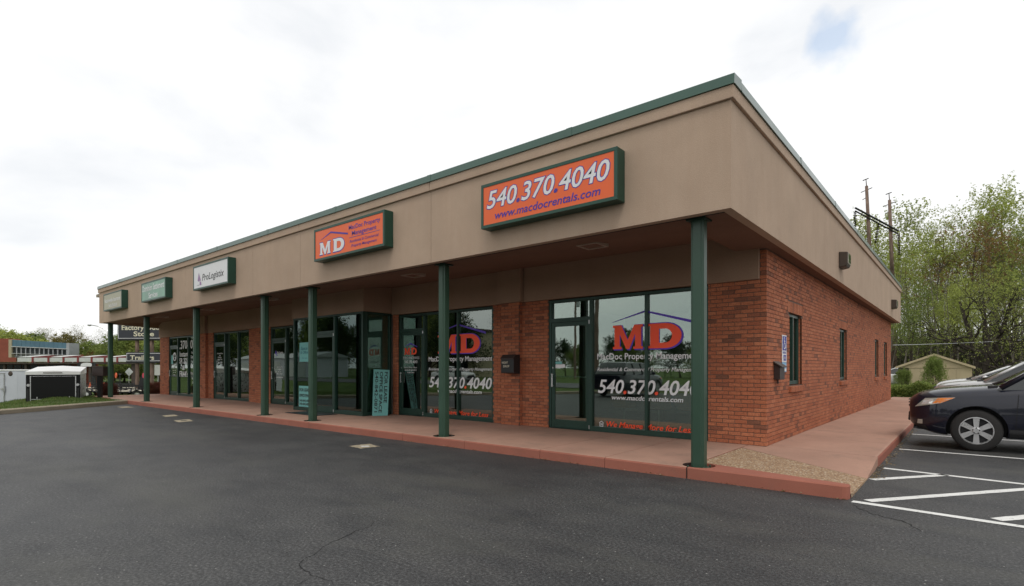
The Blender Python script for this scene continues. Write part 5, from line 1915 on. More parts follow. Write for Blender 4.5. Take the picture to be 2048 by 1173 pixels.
tree_meshes('oakish', seed=11, H=10, spread=.62, nl=(7, 5, 4, 4), trunk_r=.036, base=.10, leaf=16, lsize=.10, leaf_jit=.15, up=.10, wander=.20, multi=3, crown_top=.9, taper_l=1.0)
tree_meshes('tall_a', seed=5, H=20, spread=.42, nl=(15, 6, 4, 3), trunk_r=.011, base=.18, leaf=24, lsize=.155, leaf_jit=.16, up=.28, wander=.14, crown_top=.95, taper_l=.62)
tree_meshes('tall_b', seed=8, H=20, spread=.40, nl=(14, 5, 5, 3), trunk_r=.010, base=.28, leaf=22, lsize=.155, leaf_jit=.16, up=.32, wander=.15, multi=2, crown_top=.95, taper_l=.5)
tree_meshes('tall_c', seed=21, H=20, spread=.45, nl=(16, 6, 4, 3), trunk_r=.011, base=.12, leaf=20, lsize=.155, leaf_jit=.16, up=.25, wander=.16, crown_top=.95, taper_l=.6)
tree_meshes('bare', seed=3, H=14, spread=.48, nl=(12, 6, 5, 4), trunk_r=.014, base=.2, leaf=2, lsize=.16, up=.22, wander=.16, crown_top=.95, taper_l=.72)
tree_meshes('round', seed=17, H=9, spread=.6, nl=(12, 6, 5, 4), trunk_r=.02, base=.12, leaf=14, lsize=.26, up=.12, wander=.2, crown_top=.9, taper_l=.85)
tree_meshes('bush', seed=31, H=2.2, spread=.6, nl=(9, 6, 4), trunk_r=.02, base=.05, leaf=26, lsize=.085, up=.12, wander=.25, multi=3, crown_top=.9, taper_l=.95, leaf_jit=.30)
tree_meshes('clipped', seed=37, H=1.0, spread=.7, nl=(10, 7, 4), trunk_r=.025, base=.05, leaf=30, lsize=.05, up=.10, wander=.25, multi=4, crown_top=.9, taper_l=.9, leaf_jit=.25)

GT = 'tall trees of the wood behind the shed'
def far(px, depth, z=None):
    p = at(px, 700, depth); p.z = -.05 if z is None else z
    return p
def top_h(py, depth): return 1.42 + (735.5 - py) / 1091.35 * depth

# the spreading tree behind the shed
tree('spreading_tree', 'spreading dark-limbed tree forking low behind the right end of the shed', None, far(1968, 46), 'oakish', 'darkbark', 'fresh', 1.02, .4)
# tall wood behind: px, top row, depth, kind, leaf, bark, label
for i, (px, py, dp, kd, lf, bk, lb) in enumerate([
    (1992, 366, 66, 'tall_a', 'fresh', 'bark2', 'tallest pale green tree rising right of the rust-tinged one'),
    (2052, 384, 70, 'tall_b', 'fresh', 'bark2', 'tall green tree cut by the right edge of the view'),
    (1895, 428, 72, 'tall_c', 'fresh', 'bark2', 'tall thin-leaved tree left of the rust-tinged one'),
    (1930, 440, 62, 'tall_c', 'rust', 'bark', 'tree with rust-coloured buds in the middle of the wood'),
    (1846, 480, 66, 'tall_b', 'fresh', 'bark2', 'fresh green tree standing between the twin poles and the tall thin-leaved tree'),
    (1800, 500, 74, 'tall_a', 'fresh', 'bark2', 'light green tree rising behind the right-hand wooden pole'),
    (1752, 425, 86, 'tall_b', 'fresh', 'bark2', 'tall yellow-green tree seen between the two wooden poles'),
    (1716, 455, 90, 'tall_a', 'fresh', 'bark2', 'yellow-green tree left of the wooden poles above the roof edge'),
    (1858, 560, 56, 'tall_c', 'green', 'bark', 'mid green tree just above the roof of the shed'),
    (1905, 585, 52, 'tall_b', 'fresh', 'bark', 'small leafy tree directly behind the shed vent'),
    (2030, 520, 54, 'tall_c', 'green', 'bark', 'green tree to the right of the spreading tree'),
    (2110, 420, 60, 'tall_a', 'green', 'bark', 'tall green tree just outside the right edge'),
    (2200, 400, 66, 'tall_c', 'fresh', 'bark2', 'tall fresh tree outside the frame to the right'),
    (1822, 610, 50, 'tall_a', 'green', 'bark', 'slender green tree left of the shed'),
    (1780, 600, 60, 'tall_c', 'green', 'bark', 'green tree just behind the rear corner of the building'),
    (1960, 500, 76, 'tall_b', 'olive', 'bark2', 'olive tree deep in the wood'),
    (2010, 470, 84, 'tall_a', 'olive', 'bark2', 'olive green tree at the back of the wood towards the right'),
]):
    h = top_h(py, dp) + .3
    tree('woodland_tree', lb, GT, far(px, dp), kd, bk, lf, h / 20 * (1.0 if kd != 'tall_b' else 1.02), rz=i * 1.7)

# thicket of brush and saplings under the wood: nobody could count it
def thicket(name, label, pts, n, zt, leaf, size, seed):
    g = np.random.default_rng(seed)
    (x0, y0), (x1, y1), depth = pts
    t_ = g.random(n); q = g.random(n)
    d = np.array([x1 - x0, y1 - y0]); ln = np.hypot(*d); nn = np.array([-d[1], d[0]]) / ln
    x = x0 + d[0] * t_ + nn[0] * q * depth; y = y0 + d[1] * t_ + nn[1] * q * depth
    hh = zt * (.55 + .45 * np.abs(np.sin(x * .9 + np.sin(y * .6) * 2)) * np.abs(np.cos(y * .7 + 1)))
    z = g.random(n) ** .8 * hh
    C_ = np.stack([x, y, z], 1) + g.normal(0, .12, (n, 3))
    a = g.normal(0, 1, (n, 3)); a /= np.linalg.norm(a, axis=1)[:, None]
    b = np.cross(a, g.normal(0, 1, (n, 3))); b /= np.linalg.norm(b, axis=1)[:, None]
    s = size * g.uniform(.5, 1.3, (n, 1))
    v = np.stack([C_ - a * s * .5, C_ + b * s * .3, C_ + a * s * .5, C_ - b * s * .3], 1).reshape(-1, 3)
    o = bpy.data.objects.new(name, raw_mesh(name, v, np.arange(4 * n).reshape(-1, 4), LEAF[leaf]))
    COL.objects.link(o); tag(o, label, 'undergrowth', kind='stuff')
LEAF['brush'] = m_leaf('brush', (.06, .055, .035), (.09, .085, .05), (.08, .11, .035))
A_ = far(1740, 62); B_ = far(2300, 62)
thicket('undergrowth', 'brown and green brush filling the wood behind the shed', ((A_.x, A_.y), (B_.x, B_.y), 16), 60000, 6.5, 'brush', .26, 4)
A_ = far(1740, 90); B_ = far(2400, 90)
thicket('far_undergrowth', 'dim green thicket deep at the back of the wood', ((A_.x, A_.y), (B_.x, B_.y), 14), 36000, 9, 'green', .42, 5)
# bare saplings in the brush
g = np.random.default_rng(12)
mb = MB()
for i in range(150):
    p = far(g.uniform(1750, 2250), g.uniform(50, 78)); h = g.uniform(5, 12); ln_ = g.normal(0, .6, 2)
    mb.tube((p.x, p.y, 0), (p.x + ln_[0], p.y + ln_[1], h), g.uniform(.03, .10), .02, 5, caps=False)
tag(mb.build('saplings', M['bark2'], recalc=False), 'thin grey bare stems standing in the brush behind the shed', 'saplings', kind='stuff')

# hedge at the end of the walk
hA = Vector((-2.9, 30.9, 0)); hB = Vector((6.0, 31.4, 0))
g = np.random.default_rng(9); n = 42000
u = g.random(n); x = hA.x + (hB.x - hA.x) * u; y = hA.y + (hB.y - hA.y) * u + g.uniform(-.1, 1.3, n)
zt_ = .62 + .10 * np.sin(x * 3) + .06 * np.sin(x * 7.3 + 1)
z = np.minimum(zt_, np.abs(g.random(n)) ** .6 * zt_ * 1.02)
C_ = np.stack([x, y, z], 1) + g.normal(0, .03, (n, 3))
a = g.normal(0, 1, (n, 3)); a /= np.linalg.norm(a, axis=1)[:, None]; b = np.cross(a, g.normal(0, 1, (n, 3))); b /= np.linalg.norm(b, axis=1)[:, None]
s = .085 * g.uniform(.5, 1.2, (n, 1))
v = np.stack([C_ - a * s * .5, C_ + b * s * .3, C_ + a * s * .5, C_ - b * s * .3], 1).reshape(-1, 3)
hd = thing('clipped_hedge', 'low clipped green hedge across the end of the red walk', 'hedge', hA)
v[:, :] -= np.array(hA)
o = bpy.data.objects.new('foliage', raw_mesh('foliage', v, np.arange(4 * n).reshape(-1, 4), LEAF['green'])); COL.objects.link(o); o.parent = hd
mb = MB()
for i in range(36):
    xx = hA.x + .1 + i * .24; mb.tube((xx, hA.y + .6, 0), (xx + g.normal(0, .12), hA.y + .6 + g.normal(0, .15), .5), .02, .008, 5)
mb.build('stems', M['bark'], hd)['kind'] = 'stuff'
p = far(1868, 36, 0); tree('leafy_shrub', 'green shrub growing against the front of the shed', None, p, 'bush', 'bark', 'green', .52, .3, 1.0, cat='shrub')
p = far(1808, 34, 0); tree('loose_shrub', 'loose green shrub between the building corner and the shed', None, p, 'bush', 'bark', 'green', .36, 1.3, .62, cat='shrub')

# ================================================================== the shed
def oriented(loc, rz):
    return Matrix.Translation(loc) @ Matrix.Rotation(rz, 4, 'Z')
sh = thing('garden_shed', 'tan gabled timber shed with a small grey gable vent and a dark open side', 'shed', (0, 0, 0))
tanw = m_stucco('tan_painted_board', (.47, .385, .25))
rooft = plain('tan_roof_felt', (.36, .30, .21), .9)
W2 = 2.04; E_, Pk = 1.52, 2.34; Ln = 4.2
mb = MB(); mb.prism([(-W2, 0), (-W2 + .62, 0), (-W2 + .62, E_ - .05), (-W2, E_ - .05)], 'y', .02, .05); mb.build('side_door', M['brown'], sh)
mb = MB(); mb.box(-W2, -W2 + .03, 0.051, Ln, 0, E_); mb.box(W2 - .03, W2, .051, Ln, 0, E_); mb.box(-W2, W2, Ln, Ln + .03, 0, E_); mb.build('wall', tanw, sh)
for k in range(4):      # front boards, edge to edge
    xa = -W2 + .64 + k * .87; xb = min(W2, xa + .86)
    mb = MB(); mb.box(xa, xb, 0, .05, 0, E_ - .055); mb.build('front_panel', tanw, sh)
mb = MB(); mb.prism([(-W2, E_ - .045), (W2, E_ - .045), (W2, E_), (0, Pk), (-W2, E_)], 'y', -.012, .05); mb.build('gable', tanw, sh)
mb = MB(); mb.box(-W2 - .02, W2 + .02, -.035, -.0125, E_ - .06, E_ - .03); mb.build('batten', tanw, sh)
for s in (-1, 1):
    mb = MB(); mb.prism([(s * (W2 + .15), E_ - .06), (s * (W2 + .15), E_ + .02), (0, Pk + .10), (0, Pk + .02)], 'y', -.14, Ln + .1); mb.build('roof', rooft, sh)
    mb = MB(); mb.prism([(s * (W2 + .16), E_ - .12), (s * (W2 + .16), E_ + .03), (0, Pk + .12), (0, Pk - .03)], 'y', -.17, -.141); mb.build('barge_board', tanw, sh)
vt = MB(); vt.box(-.28, .28, -.03, -.013, 1.86, 2.04); v_o = vt.build('vent', plain('grey_vent', (.16, .19, .22), .6), sh)
mb = MB()
for k in range(5): mb.box(-.26, .26, -.045, -.031, 1.875 + k * .034, 1.885 + k * .034)
mb.build('vent_slat', plain('pale_slat', (.38, .42, .45), .6), v_o)['kind'] = 'stuff'
cS = at(1868, 760, 38); sh.location = (cS.x, cS.y, -.05); sh.rotation_euler = (0, 0, TH - R(36))

# ================================================================== poles and wires
pw = thing('transmission_poles', 'pair of tall weathered wooden poles joined by one dark crossarm with hanging insulators', 'utility poles', (0, 0, 0))
P1t = at(1733, 372, 60); P2t = at(1779, 400, 60)
P1b = Vector((at(1750, 700, 60).x, at(1750, 700, 60).y, -.1)); P2b = Vector((at(1790, 700, 60).x, at(1790, 700, 60).y, -.1))
for a, b in ((P1t, P1b), (P2t, P2b)):
    mb = MB(); mid = a.lerp(b, .5) + Vector((.05, 0, 0))
    mb.tube(b, mid, .26, .21, 10); mb.tube(mid, a, .21, .15, 10); mb.build('pole', M['wood'], pw, smooth=True)
    mb = MB(); mb.tube(a, a + Vector((-.05, 0, .75)), .05, .04, 6); mb.tube(a + Vector((-.35, .1, .7)), a + Vector((.2, -.1, .78)), .05, n=6)
    mb.tube(a + Vector((-.55, .2, -.55)), a + Vector((.55, -.2, -.35)), .045, n=5); mb.tube(a + Vector((-.4, .2, -1.4)), a + Vector((.1, 0, -1.2)), .04, n=5)
    mb.build('pole_fitting', M['brown'], pw)
ca, cb_ = at(1711, 419, 60), at(1797, 465, 60)
d_ = (cb_ - ca).normalized()
mb = MB(); mb.tube(ca + Vector((0, -.3, .12)), cb_ + Vector((0, -.3, .12)), .10, n=6); mb.tube(ca + Vector((0, -.3, -.22)), cb_ + Vector((0, -.3, -.22)), .08, n=6); mb.build('crossarm', M['black'], pw)
for px, lean in ((1711, 0), (1758, -.35), (1797, .1)):
    f = (px - 1711) / 86; q = ca.lerp(cb_, f) + Vector((0, -.3, -.25))
    mb = MB(); L_ = 2.1 if f < .9 else 2.3; e = q + Vector((lean * .9, 0, -L_)); mb.tube(q, e, .03, n=5)
    for k in range(12):
        c_ = q.lerp(e, (k + .5) / 12); mb.tube(c_, c_ + Vector((0, 0, -.07)), .17, .10, 8)
    mb.build('insulator', M['boxbrown'], pw)
def wire(name, label, a, b, sag, r_=.018, group='wires', n=24, mat='black'):
    mb = MB(); pts = []
    for i in range(n + 1):
        t = i / n; p = Vector(a).lerp(Vector(b), t); p.z -= sag * 4 * t * (1 - t); pts.append(p)
    mb.path(pts, r_, 4); tag(mb.build(name, M[mat], recalc=False), label, 'cable', group)
for i, (f, nm) in enumerate(((.0, 'left'), (.55, 'middle'), (1, 'right'))):
    q = ca.lerp(cb_, f) + Vector((0, -.3, -2.5))
    wire('overhead_wire', f'thin wire running right over the wood from the {nm} string of insulators', q, at(2300, 395 + i * 12, 75), 1.0)
wire('low_cable', 'pale cable strung low across the front of the wood', at(1786, 690, 45), at(2200, 668, 45), .15, .018, 'wires', mat='silver')
wire('low_cable', 'second thin cable crossing the wood lower down at the right', at(1900, 708, 45), at(2200, 704, 45), .1, .018, 'wires', mat='black')

# ================================================================== the far left
# brown box on a post in the grass
pB = at(200, 796, 23.6); bz = verge_h(np.array(pB.x), np.array(pB.y))
t = thing('post_box', 'dark brown metal box on a square black post in the grass', 'box', (0, 0, 0))
t.location = (pB.x, pB.y, float(bz)); t.rotation_euler = (0, 0, TH)
mb = MB(); mb.box(-.07, .07, -.07, .07, -.3, .95); mb.build('post', M['black'], t)
mb = MB(); mb.box(-.24, .24, -.14, .14, .95, 1.34); mb.build('box', M['boxbrown'], t, bevel=.01)
mb = MB(); mb.prism([(-.16, 1.342), (.16, 1.342), (.16, 1.36), (-.16, 1.38)], 'x', -.26, .26); mb.build('lid', M['brown'], t)
for px_, dp_, sc_, lb in ((217, 25.4, .92, 'dark red clipped shrub round the foot of the farthest column'), (309, 28.2, .98, 'dark red clipped shrub beside the far end of the brick wall')):
    p = at(px_, 792, dp_)
    for k, (dx, s_) in enumerate(((0, 1.0),)):
        tree('red_shrub', lb, 'dark red shrubs', (p.x + dx, p.y, float(verge_h(np.array(p.x), np.array(p.y)))), 'clipped', 'bark', 'redbush', sc_ * .62, px_, sc_ * .66, cat='shrub')

# enclosed cargo trailers
M['trailerblack'] = (lambda k: k.m)(Mat('black_trailer_skin', (.004, .004, .004), .4, 0, .25))
M['trailerwhite'] = plain('white_trailer_skin', (.52, .54, .58), .35, 0, .04)
M['trailerroof'] = plain('white_trailer_roof', (.74, .74, .72), .4, 0, .04)
M['treadplate'] = plain('bright_tread_plate', (.30, .30, .30), .3, .8, .5, 9)
tb = thing('black_trailer', 'black cargo trailer with a white roof and its ramp door facing the lot', 'trailer', (0, 0, 0), 'cargo trailers')
Wt, Lt, Zb, Zt = .85, 3.6, .32, 1.86
mb = MB(); mb.box(-Wt, Wt, .03, Lt, Zb, Zt - .10); mb.build('body', M['trailerblack'], tb)
mb = MB()
vs_ = [(-Wt - .02, -.03, Zt - .12), (Wt + .02, -.03, Zt - .12), (Wt + .02, -.03, Zt), (0, -.03, Zt + .035), (-Wt - .02, -.03, Zt),
       (-Wt - .02, Lt, Zt - .10), (Wt + .02, Lt, Zt - .10), (Wt + .02, Lt, Zt + .20), (0, Lt, Zt + .25), (-Wt - .02, Lt, Zt + .20)]
mb.add(vs_, [(0, 1, 2, 3, 4), (9, 8, 7, 6, 5), (0, 5, 6, 1), (1, 6, 7, 2), (2, 7, 8, 3), (3, 8, 9, 4), (4, 9, 5, 0)])
mb.build('roof', M['trailerroof'], tb)
mb = MB(); mb.box(Wt + .002, Wt + .012, .05, Lt - .05, Zb, Zt - .12); mb.build('side_plate', M['treadplate'], tb)
mb = MB(); mb.box(-Wt + .16, Wt - .16, -.02, .025, Zb + .06, Zt - .20); rd = mb.build('ramp_door', M['trailerblack'], tb, bevel=.008)
mb = MB()
mb.box(-Wt + .13, -Wt + .158, -.035, .02, Zb, Zt - .19); mb.box(Wt - .158, Wt - .13, -.035, .02, Zb, Zt - .19); mb.box(-Wt + .13, Wt - .13, -.035, .02, Zt - .189, Zt - .175)
mb.build('door_seal', M['silver'], rd)
for s in (-1, 1):
    mb = MB(); mb.box(s * (Wt - .16), s * (Wt - .50), -.045, -.022, Zb + .42, Zb + .445); mb.box(s * (Wt - .36), s * (Wt - .33), -.05, -.0225, Zb + .36, Zb + .53); mb.build('hinge', M['silver'], rd)
    mb = MB(); mb.box(s * (Wt - .09), s * (Wt - .04), -.02, .028, Zb + .35, Zb + .86); mb.build('tail_lamp', M['plastic'], tb)
    mb = MB(); mb.lathe([(.001, -.05), (.05, -.05), (.06, 0), (.001, .01)], (s * (Wt - .08), -.01, Zb + 1.0), 'y', 10); mb.build('latch', M['silver'], tb)
    mb = MB(); mb.lathe([(.18, -.1), (.33, -.1), (.34, 0), (.33, .1), (.18, .1)], (s * (Wt + .02), Lt * .5, .34), 'x', 20); mb.build('wheel', M['tyre'], tb, smooth=True)
mb = MB(); mb.box(-.32, .28, -.045, -.031, Zt - .06, Zt - .03); mb.build('marker_lamp', M['brown'], tb)
pT = at(107, 800, 22.2); tb.location = (pT.x, pT.y, 1.26 - Zt); tb.rotation_euler = (0, 0, TH + R(35))

tw = thing('white_trailer', 'white cargo trailer seen side on at the left edge with a framed side door', 'trailer', (0, 0, 0), 'cargo trailers')
mb = MB(); mb.box(-5.2, 0, 0, 2.1, .35, 2.0)
mb.build('body', M['trailerwhite'], tw, bevel=.03)
for k in range(9):
    mb = MB(); mb.box(-5.2 + k * .6, -5.2 + k * .6 + .58, -.006, -.001, .42, 1.93)
    if -5.2 + k * .6 + .58 < -.02: mb.build('skin_panel', M['trailerwhite'], tw)
mb = MB(); mb.box(-5.22, .02, -.02, 2.12, 1.99, 2.04); mb.build('roof', M['trailerroof'], tw, bevel=.01)
mb = MB(); mb.box(-1.75, -.98, -.03, -.007, .50, 1.86); dr = mb.build('side_door', M['trailerwhite'], tw)
mb = MB()
for a, b, c_, d_ in ((-1.79, -1.752, .46, 1.90), (-.978, -.94, .46, 1.90), (-1.752, -.978, 1.862, 1.90), (-1.752, -.978, .46, .498)): mb.box(a, b, -.038, -.007, c_, d_)
mb.build('door_frame', M['silver'], dr)
mb = MB(); mb.box(-1.08, -.90, -.06, -.039, 1.20, 1.26); mb.tube((-.93, -.05, 1.10), (-.93, -.05, 1.36), .03, n=8); mb.build('handle', M['silver'], dr)
mb = MB(); mb.lathe([(.001, -.035), (.07, -.03), (.10, -.007)], (-.72, 0, 1.87), 'y', 16); mb.build('vent', M['brown'], tw)
for x in (-2.6, -3.3):
    mb = MB(); mb.lathe([(.18, -.1), (.33, -.1), (.34, 0), (.33, .1), (.18, .1)], (x, .02, .34), 'y', 20); mb.build('wheel', M['tyre'], tw, smooth=True)
pW = at(56, 800, 22.9); tw.location = (pW.x, pW.y, 1.30 - 2.0); tw.rotation_euler = (0, 0, TH + R(1))

# small open utility trailers with timber decks
def util(label, p, rz, ramp):
    t = thing('utility_trailer', label, 'trailer', (0, 0, 0), 'open utility trailers')
    mb = MB()
    for y in (-.85, .85): mb.box(-1.6, 1.6, y - .03, y + .03, .42, .50); mb.box(-1.6, 1.6, y - .02, y + .02, .78, .82)
    for x in (-1.6, -.8, 0, .8, 1.6):
        for y in (-.85, .85): mb.box(x - .02, x + .02, y - .02, y + .02, .50, .78)
        mb.box(x - .03, x + .03, -.82, .82, .42, .48)
    mb.tube((1.6, -.6, .45), (2.7, 0, .45), .04, n=6); mb.tube((1.6, .6, .45), (2.7, 0, .45), .04, n=6)
    mb.build('frame', M['black'], t)
    for k in range(6):
        mb = MB(); mb.box(-1.58, 1.58, -.80 + k * .27, -.80 + k * .27 + .25, .505, .53); mb.build('deck_plank', M['plank'], t)
    if ramp:
        mb = MB()
        for y in np.linspace(-.8, .8, 9): mb.tube((-1.66, y, .5), (-1.72, y, 1.55), .018, n=4)
        mb.box(-1.75, -1.64, -.85, .85, 1.53, 1.58); mb.box(-1.70, -1.62, -.85, .85, .50, .54)
        mb.build('ramp_gate', M['black'], t)
    for s in (-1, 1):
        mb = MB(); mb.lathe([(.16, -.09), (.29, -.09), (.30, 0), (.29, .09), (.16, .09)], (0, s * 1.0, .30), 'y', 16); w_ = mb.build('wheel', M['tyre'], t)
        mb = MB(); mb.lathe([(.001, .05 * s), (.16, .04 * s)], (0, s * 1.0, .30), 'y', 12); mb.build('rim', M['trailerroof'], w_)
        mb = MB(); mb.prism([(-.42, .46), (-.30, .64), (.30, .64), (.42, .46), (.36, .46), (.27, .60), (-.27, .60), (-.36, .46)], 'y', s * .9, s * 1.12); mb.build('mudguard', M['black'], t)
    t.location = p; t.rotation_euler = (0, 0, rz)
    return t
M['plank'] = plain('new_plank', (.50, .46, .36), .8, 0, .15, 3)
for (px, dp, rz, ramp, lb) in ((186, 36, .3, False, 'open utility trailer left of the post box'), (262, 35, .9, True, 'open utility trailer with a raised barred ramp between the two end columns'),
                               (300, 38, .6, True, 'open utility trailer right of the sign posts'), (245, 41, .2, True, 'open utility trailer with a tall ramp in the row behind'), (205, 41, 1.0, True, 'open utility trailer with a ramp behind the post box'), (320, 42, .4, False, 'open utility trailer at the right end of the rear row')):
    p = at(px, 780, dp); util(lb, (p.x, p.y, -.58), TH + rz, ramp)
for (px, py, dp, c, lb) in ((232, 751, 34.5, (.75, .13, .04), 'round orange disc hung on a raised trailer ramp'), (287, 751, 36.5, (.70, .05, .10), 'round red disc on a dark upright panel')):
    p = at(px, py, dp); t = thing('round_tag', lb, 'sign', p, 'round tags on the trailers')
    mb = MB(); mb.lathe([(.001, -.02), (.17, -.02), (.17, .02), (.001, .02)], p, 'y', 20); mb.build('disc', plain('tag_paint', c, .6), t)
p = at(284, 770, 37); t = thing('folded_ramp', 'dark solid ramp leaning upright among the utility trailers', 'ramp', (0, 0, 0)); t.location = (p.x, p.y, -.58); t.rotation_euler = (0, 0, TH)
mb = MB(); mb.prism([(-.45, 0), (.35, 0), (.55, 1.5), (-.05, 1.5)], 'y', -.03, .03); mb.build('plate', M['black'], t)
# traffic cones
for (px, lb) in ((180, 'orange cone at the back of the trailer yard, left one'), (208, 'orange cone at the back of the trailer yard, right one')):
    p = at(px, 765, 50); t = thing('traffic_cone', lb, 'cone', (p.x, p.y, -.57), 'traffic cones')
    mb = MB(); mb.lathe([(.17, .03), (.03, .62), (.001, .62)], (p.x, p.y, -.57), 'z', 14); mb.build('cone', M['orange'], t, smooth=True)
    mb = MB(); mb.box(p.x - .2, p.x + .2, p.y - .2, p.y + .2, -.57, -.54); mb.build('base', M['orange'], t)

# the tall roadside sign
M['signblack'] = plain('blue_black_sign', (.030, .032, .042), .45)
M['signcream'] = plain('cream_letters', (.66, .62, .46), .5)
sg = thing('roadside_sign', 'tall black two-panel sign reading Factory Outlet Store and Trailers on two posts', 'sign', (0, 0, 0))
ps_ = at(292, 730, 40)
scl = 40 / 1091.35
SERIF = {'F': [(.0, .0, .42), (.02, .93, .98)], 'T': []}
def sign_panel(px0, px1, py0, py1, lines):
    x0, x1 = (px0 - 292) * scl, (px1 - 292) * scl; z0, z1 = 1.42 + (735.5 - py1) * scl, 1.42 + (735.5 - py0) * scl
    mb = MB(); mb.box(x0, x1, -.20, .20, z0, z1); mb.build('cabinet', M['black'], sg, bevel=.02)
    mb = MB(); mb.box(x0 + .05, x1 - .05, -.215, -.201, z0 + .12, z1 - .05); mb.build('face', M['signblack'], sg)
    mb = MB(); b = .03
    a0, a1, c0, c1 = x0 + .07, x1 - .07, z0 + .14, z1 - .07
    for q in ((a0, a1, c0, c0 + b), (a0, a1, c1 - b, c1), (a0, a0 + b, c0 + b, c1 - b), (a1 - b, a1, c0 + b, c1 - b)): mb.box(q[0], q[1], -.222, -.216, q[2], q[3])
    mb.build('border_line', M['white'], sg)
    for s, pxa, pxb, pyb, cap in lines:
        mb = MB(); pl = on_front(-.223); ua, ub = (pxa - 292) * scl, (pxb - 292) * scl; zb_ = 1.42 + (735.5 - pyb) * scl; cp = cap * scl
        text(mb, s, ua, ub, zb_, cp, pl, 0, .022)
        n = len(s); wch = (ub - ua) / n
        for i, ch in enumerate(s):      # slab feet of the serif face
            if ch in 'FTli':
                uc = ua + (i + .42) * wch
                mb.add([pl(uc - wch * .34, zb_), pl(uc + wch * .30, zb_), pl(uc + wch * .30, zb_ + cp * .09), pl(uc - wch * .34, zb_ + cp * .09)], [(0, 1, 2, 3)])
        mb.build('lettering', M['signcream'], sg, recalc=False)
sign_panel(236, 348, 624, 681, [('Factory Outlet', 246, 338, 660, 9.5), ('Store', 271, 313, 672.5, 9)])
sign_panel(254, 330, 704.5, 726, [('Trailers', 263.5, 313.5, 719.5, 8.5)])
for px in (273.5, 304.5):
    mb = MB(); mb.box((px - 292) * scl - .09, (px - 292) * scl + .09, -.09, .09, -.58, 1.42 + (735.5 - 624) * scl); mb.build('post', M['wood'], sg)
mb = MB(); mb.box((273 - 292) * scl, (304 - 292) * scl, -.05, .05, 2.65, 2.71); mb.build('tie_bar', M['brown'], sg)
sg.location = (ps_.x, ps_.y, 0); sg.rotation_euler = (0, 0, TH - R(4))

# street lamp
pl_ = at(218, 700, 44); t = thing('street_lamp', 'grey street lamp with a long arm reaching left past the end of the canopy', 'lamp', (pl_.x, pl_.y, -.57))
mb = MB(); a = at(219, 664, 44); mb.tube((pl_.x, pl_.y, -.57), a, .10, .07, 8); mb.build('pole', M['silver'], t)
mb = MB(); hd_ = at(183, 650, 44); pts = [a, at(208, 658, 44), at(196, 652.5, 44), hd_]; mb.path(pts, .035, 6); mb.build('arm', M['silver'], t)
mb = MB(); mb.lathe([(.001, -.1), (.13, -.06), (.15, 0), (.10, .07), (.001, .09)], hd_ + Vector((-.12, -.1, 0)), 'z', 14); mb.build('lamp_head', M['silver'], t, smooth=True)

# small road signs
p = at(258, 744, 52); t = thing('diamond_sign', 'pale diamond road sign on a thin post behind the trailers', 'sign', (p.x, p.y, -.57))
mb = MB(); mb.tube((p.x, p.y, -.57), (p.x, p.y, p.z), .03, n=6); mb.build('post', M['silver'], t)
mb = MB(); mb.add([(p.x + dx * math.cos(TH), p.y + dx * math.sin(TH), p.z + dz) for dx, dz in ((-.38, 0), (0, -.40), (.38, 0), (0, .40))] + [(p.x + dx * math.cos(TH) - .02, p.y + dx * math.sin(TH) + .03, p.z + dz) for dx, dz in ((-.38, 0), (0, -.40), (.38, 0), (0, .40))], [(0, 1, 2, 3), (7, 6, 5, 4), (0, 4, 5, 1), (1, 5, 6, 2), (2, 6, 7, 3), (3, 7, 4, 0)])
mb.build('plate', plain('sign_back', (.45, .47, .46), .5), t)
p = at(316, 744, 50); t = thing('notice_sign', 'white rectangular sign on a thin post right of the trailer yard', 'sign', (0, 0, 0)); t.location = (p.x, p.y, -.57); t.rotation_euler = (0, 0, TH)
mb = MB(); mb.box(-.025, .025, -.02, .02, 0, 2.2); mb.build('post', M['silver'], t)
mb = MB(); mb.box(-.30, .30, -.035, -.0205, 1.30, 2.25); mb.build('plate', plain('white_plate', (.5, .5, .46), .5), t)
ph = at(173, 728, 47); t = thing('arched_sign', 'small white arched sign standing between two dark posts behind the black trailer', 'sign', (0, 0, 0)); t.location = (ph.x, ph.y, -.57); t.rotation_euler = (0, 0, TH)
ar = [(-.48, 0), (.48, 0), (.48, .14)] + [(.48 * math.cos(a), .14 + .18 * math.sin(a)) for a in np.linspace(.2, 2.94, 9)] + [(-.48, .14)]
mb = MB(); mb.prism([(x, z + 2.10) for x, z in ar], 'y', -.03, .03); mb.build('plate', M['white'], t)
for x in (-.62, .62): mb = MB(); mb.box(x - .10, x + .10, -.08, .08, 0, 2.45); mb.build('post', M['black'], t)

# ---- outlet building with red-bracketed canopy
ob = thing('outlet_building', 'low red brick store with blue upper panels and a white-panelled canopy across its front', 'building', (0, 0, 0))
M['redbrick_far'] = m_concrete('far_red_brick', (.27, .080, .052), (.2, .07, .05), .4)
M['bluepanel'] = plain('blue_cladding', (.085, .175, .225), .5, 0, .12, .5)
M['cream_wall'] = plain('cream_render', (.40, .36, .24), .8)
M['redtrim'] = plain('red_trim', (.22, .040, .035), .6)
M['palepanel'] = plain('pale_fascia', (.55, .57, .54), .6)
M['farglass'] = plain('dark_store_glass', (.020, .026, .026), .15, 0, .5, .4)
M['greytrim'] = plain('grey_mullion', (.36, .38, .38), .6)
# local frame: x right along the front, y away, origin under px 0; plotted at a depth of about 58 m
sO = 58 / 1091.35
def ox(px, d=58): return ((px - 1024) * d + 1024 * 58) / 1091.35
def oz(py, d=58): return 1.42 + (735.5 - py) * d / 1091.35
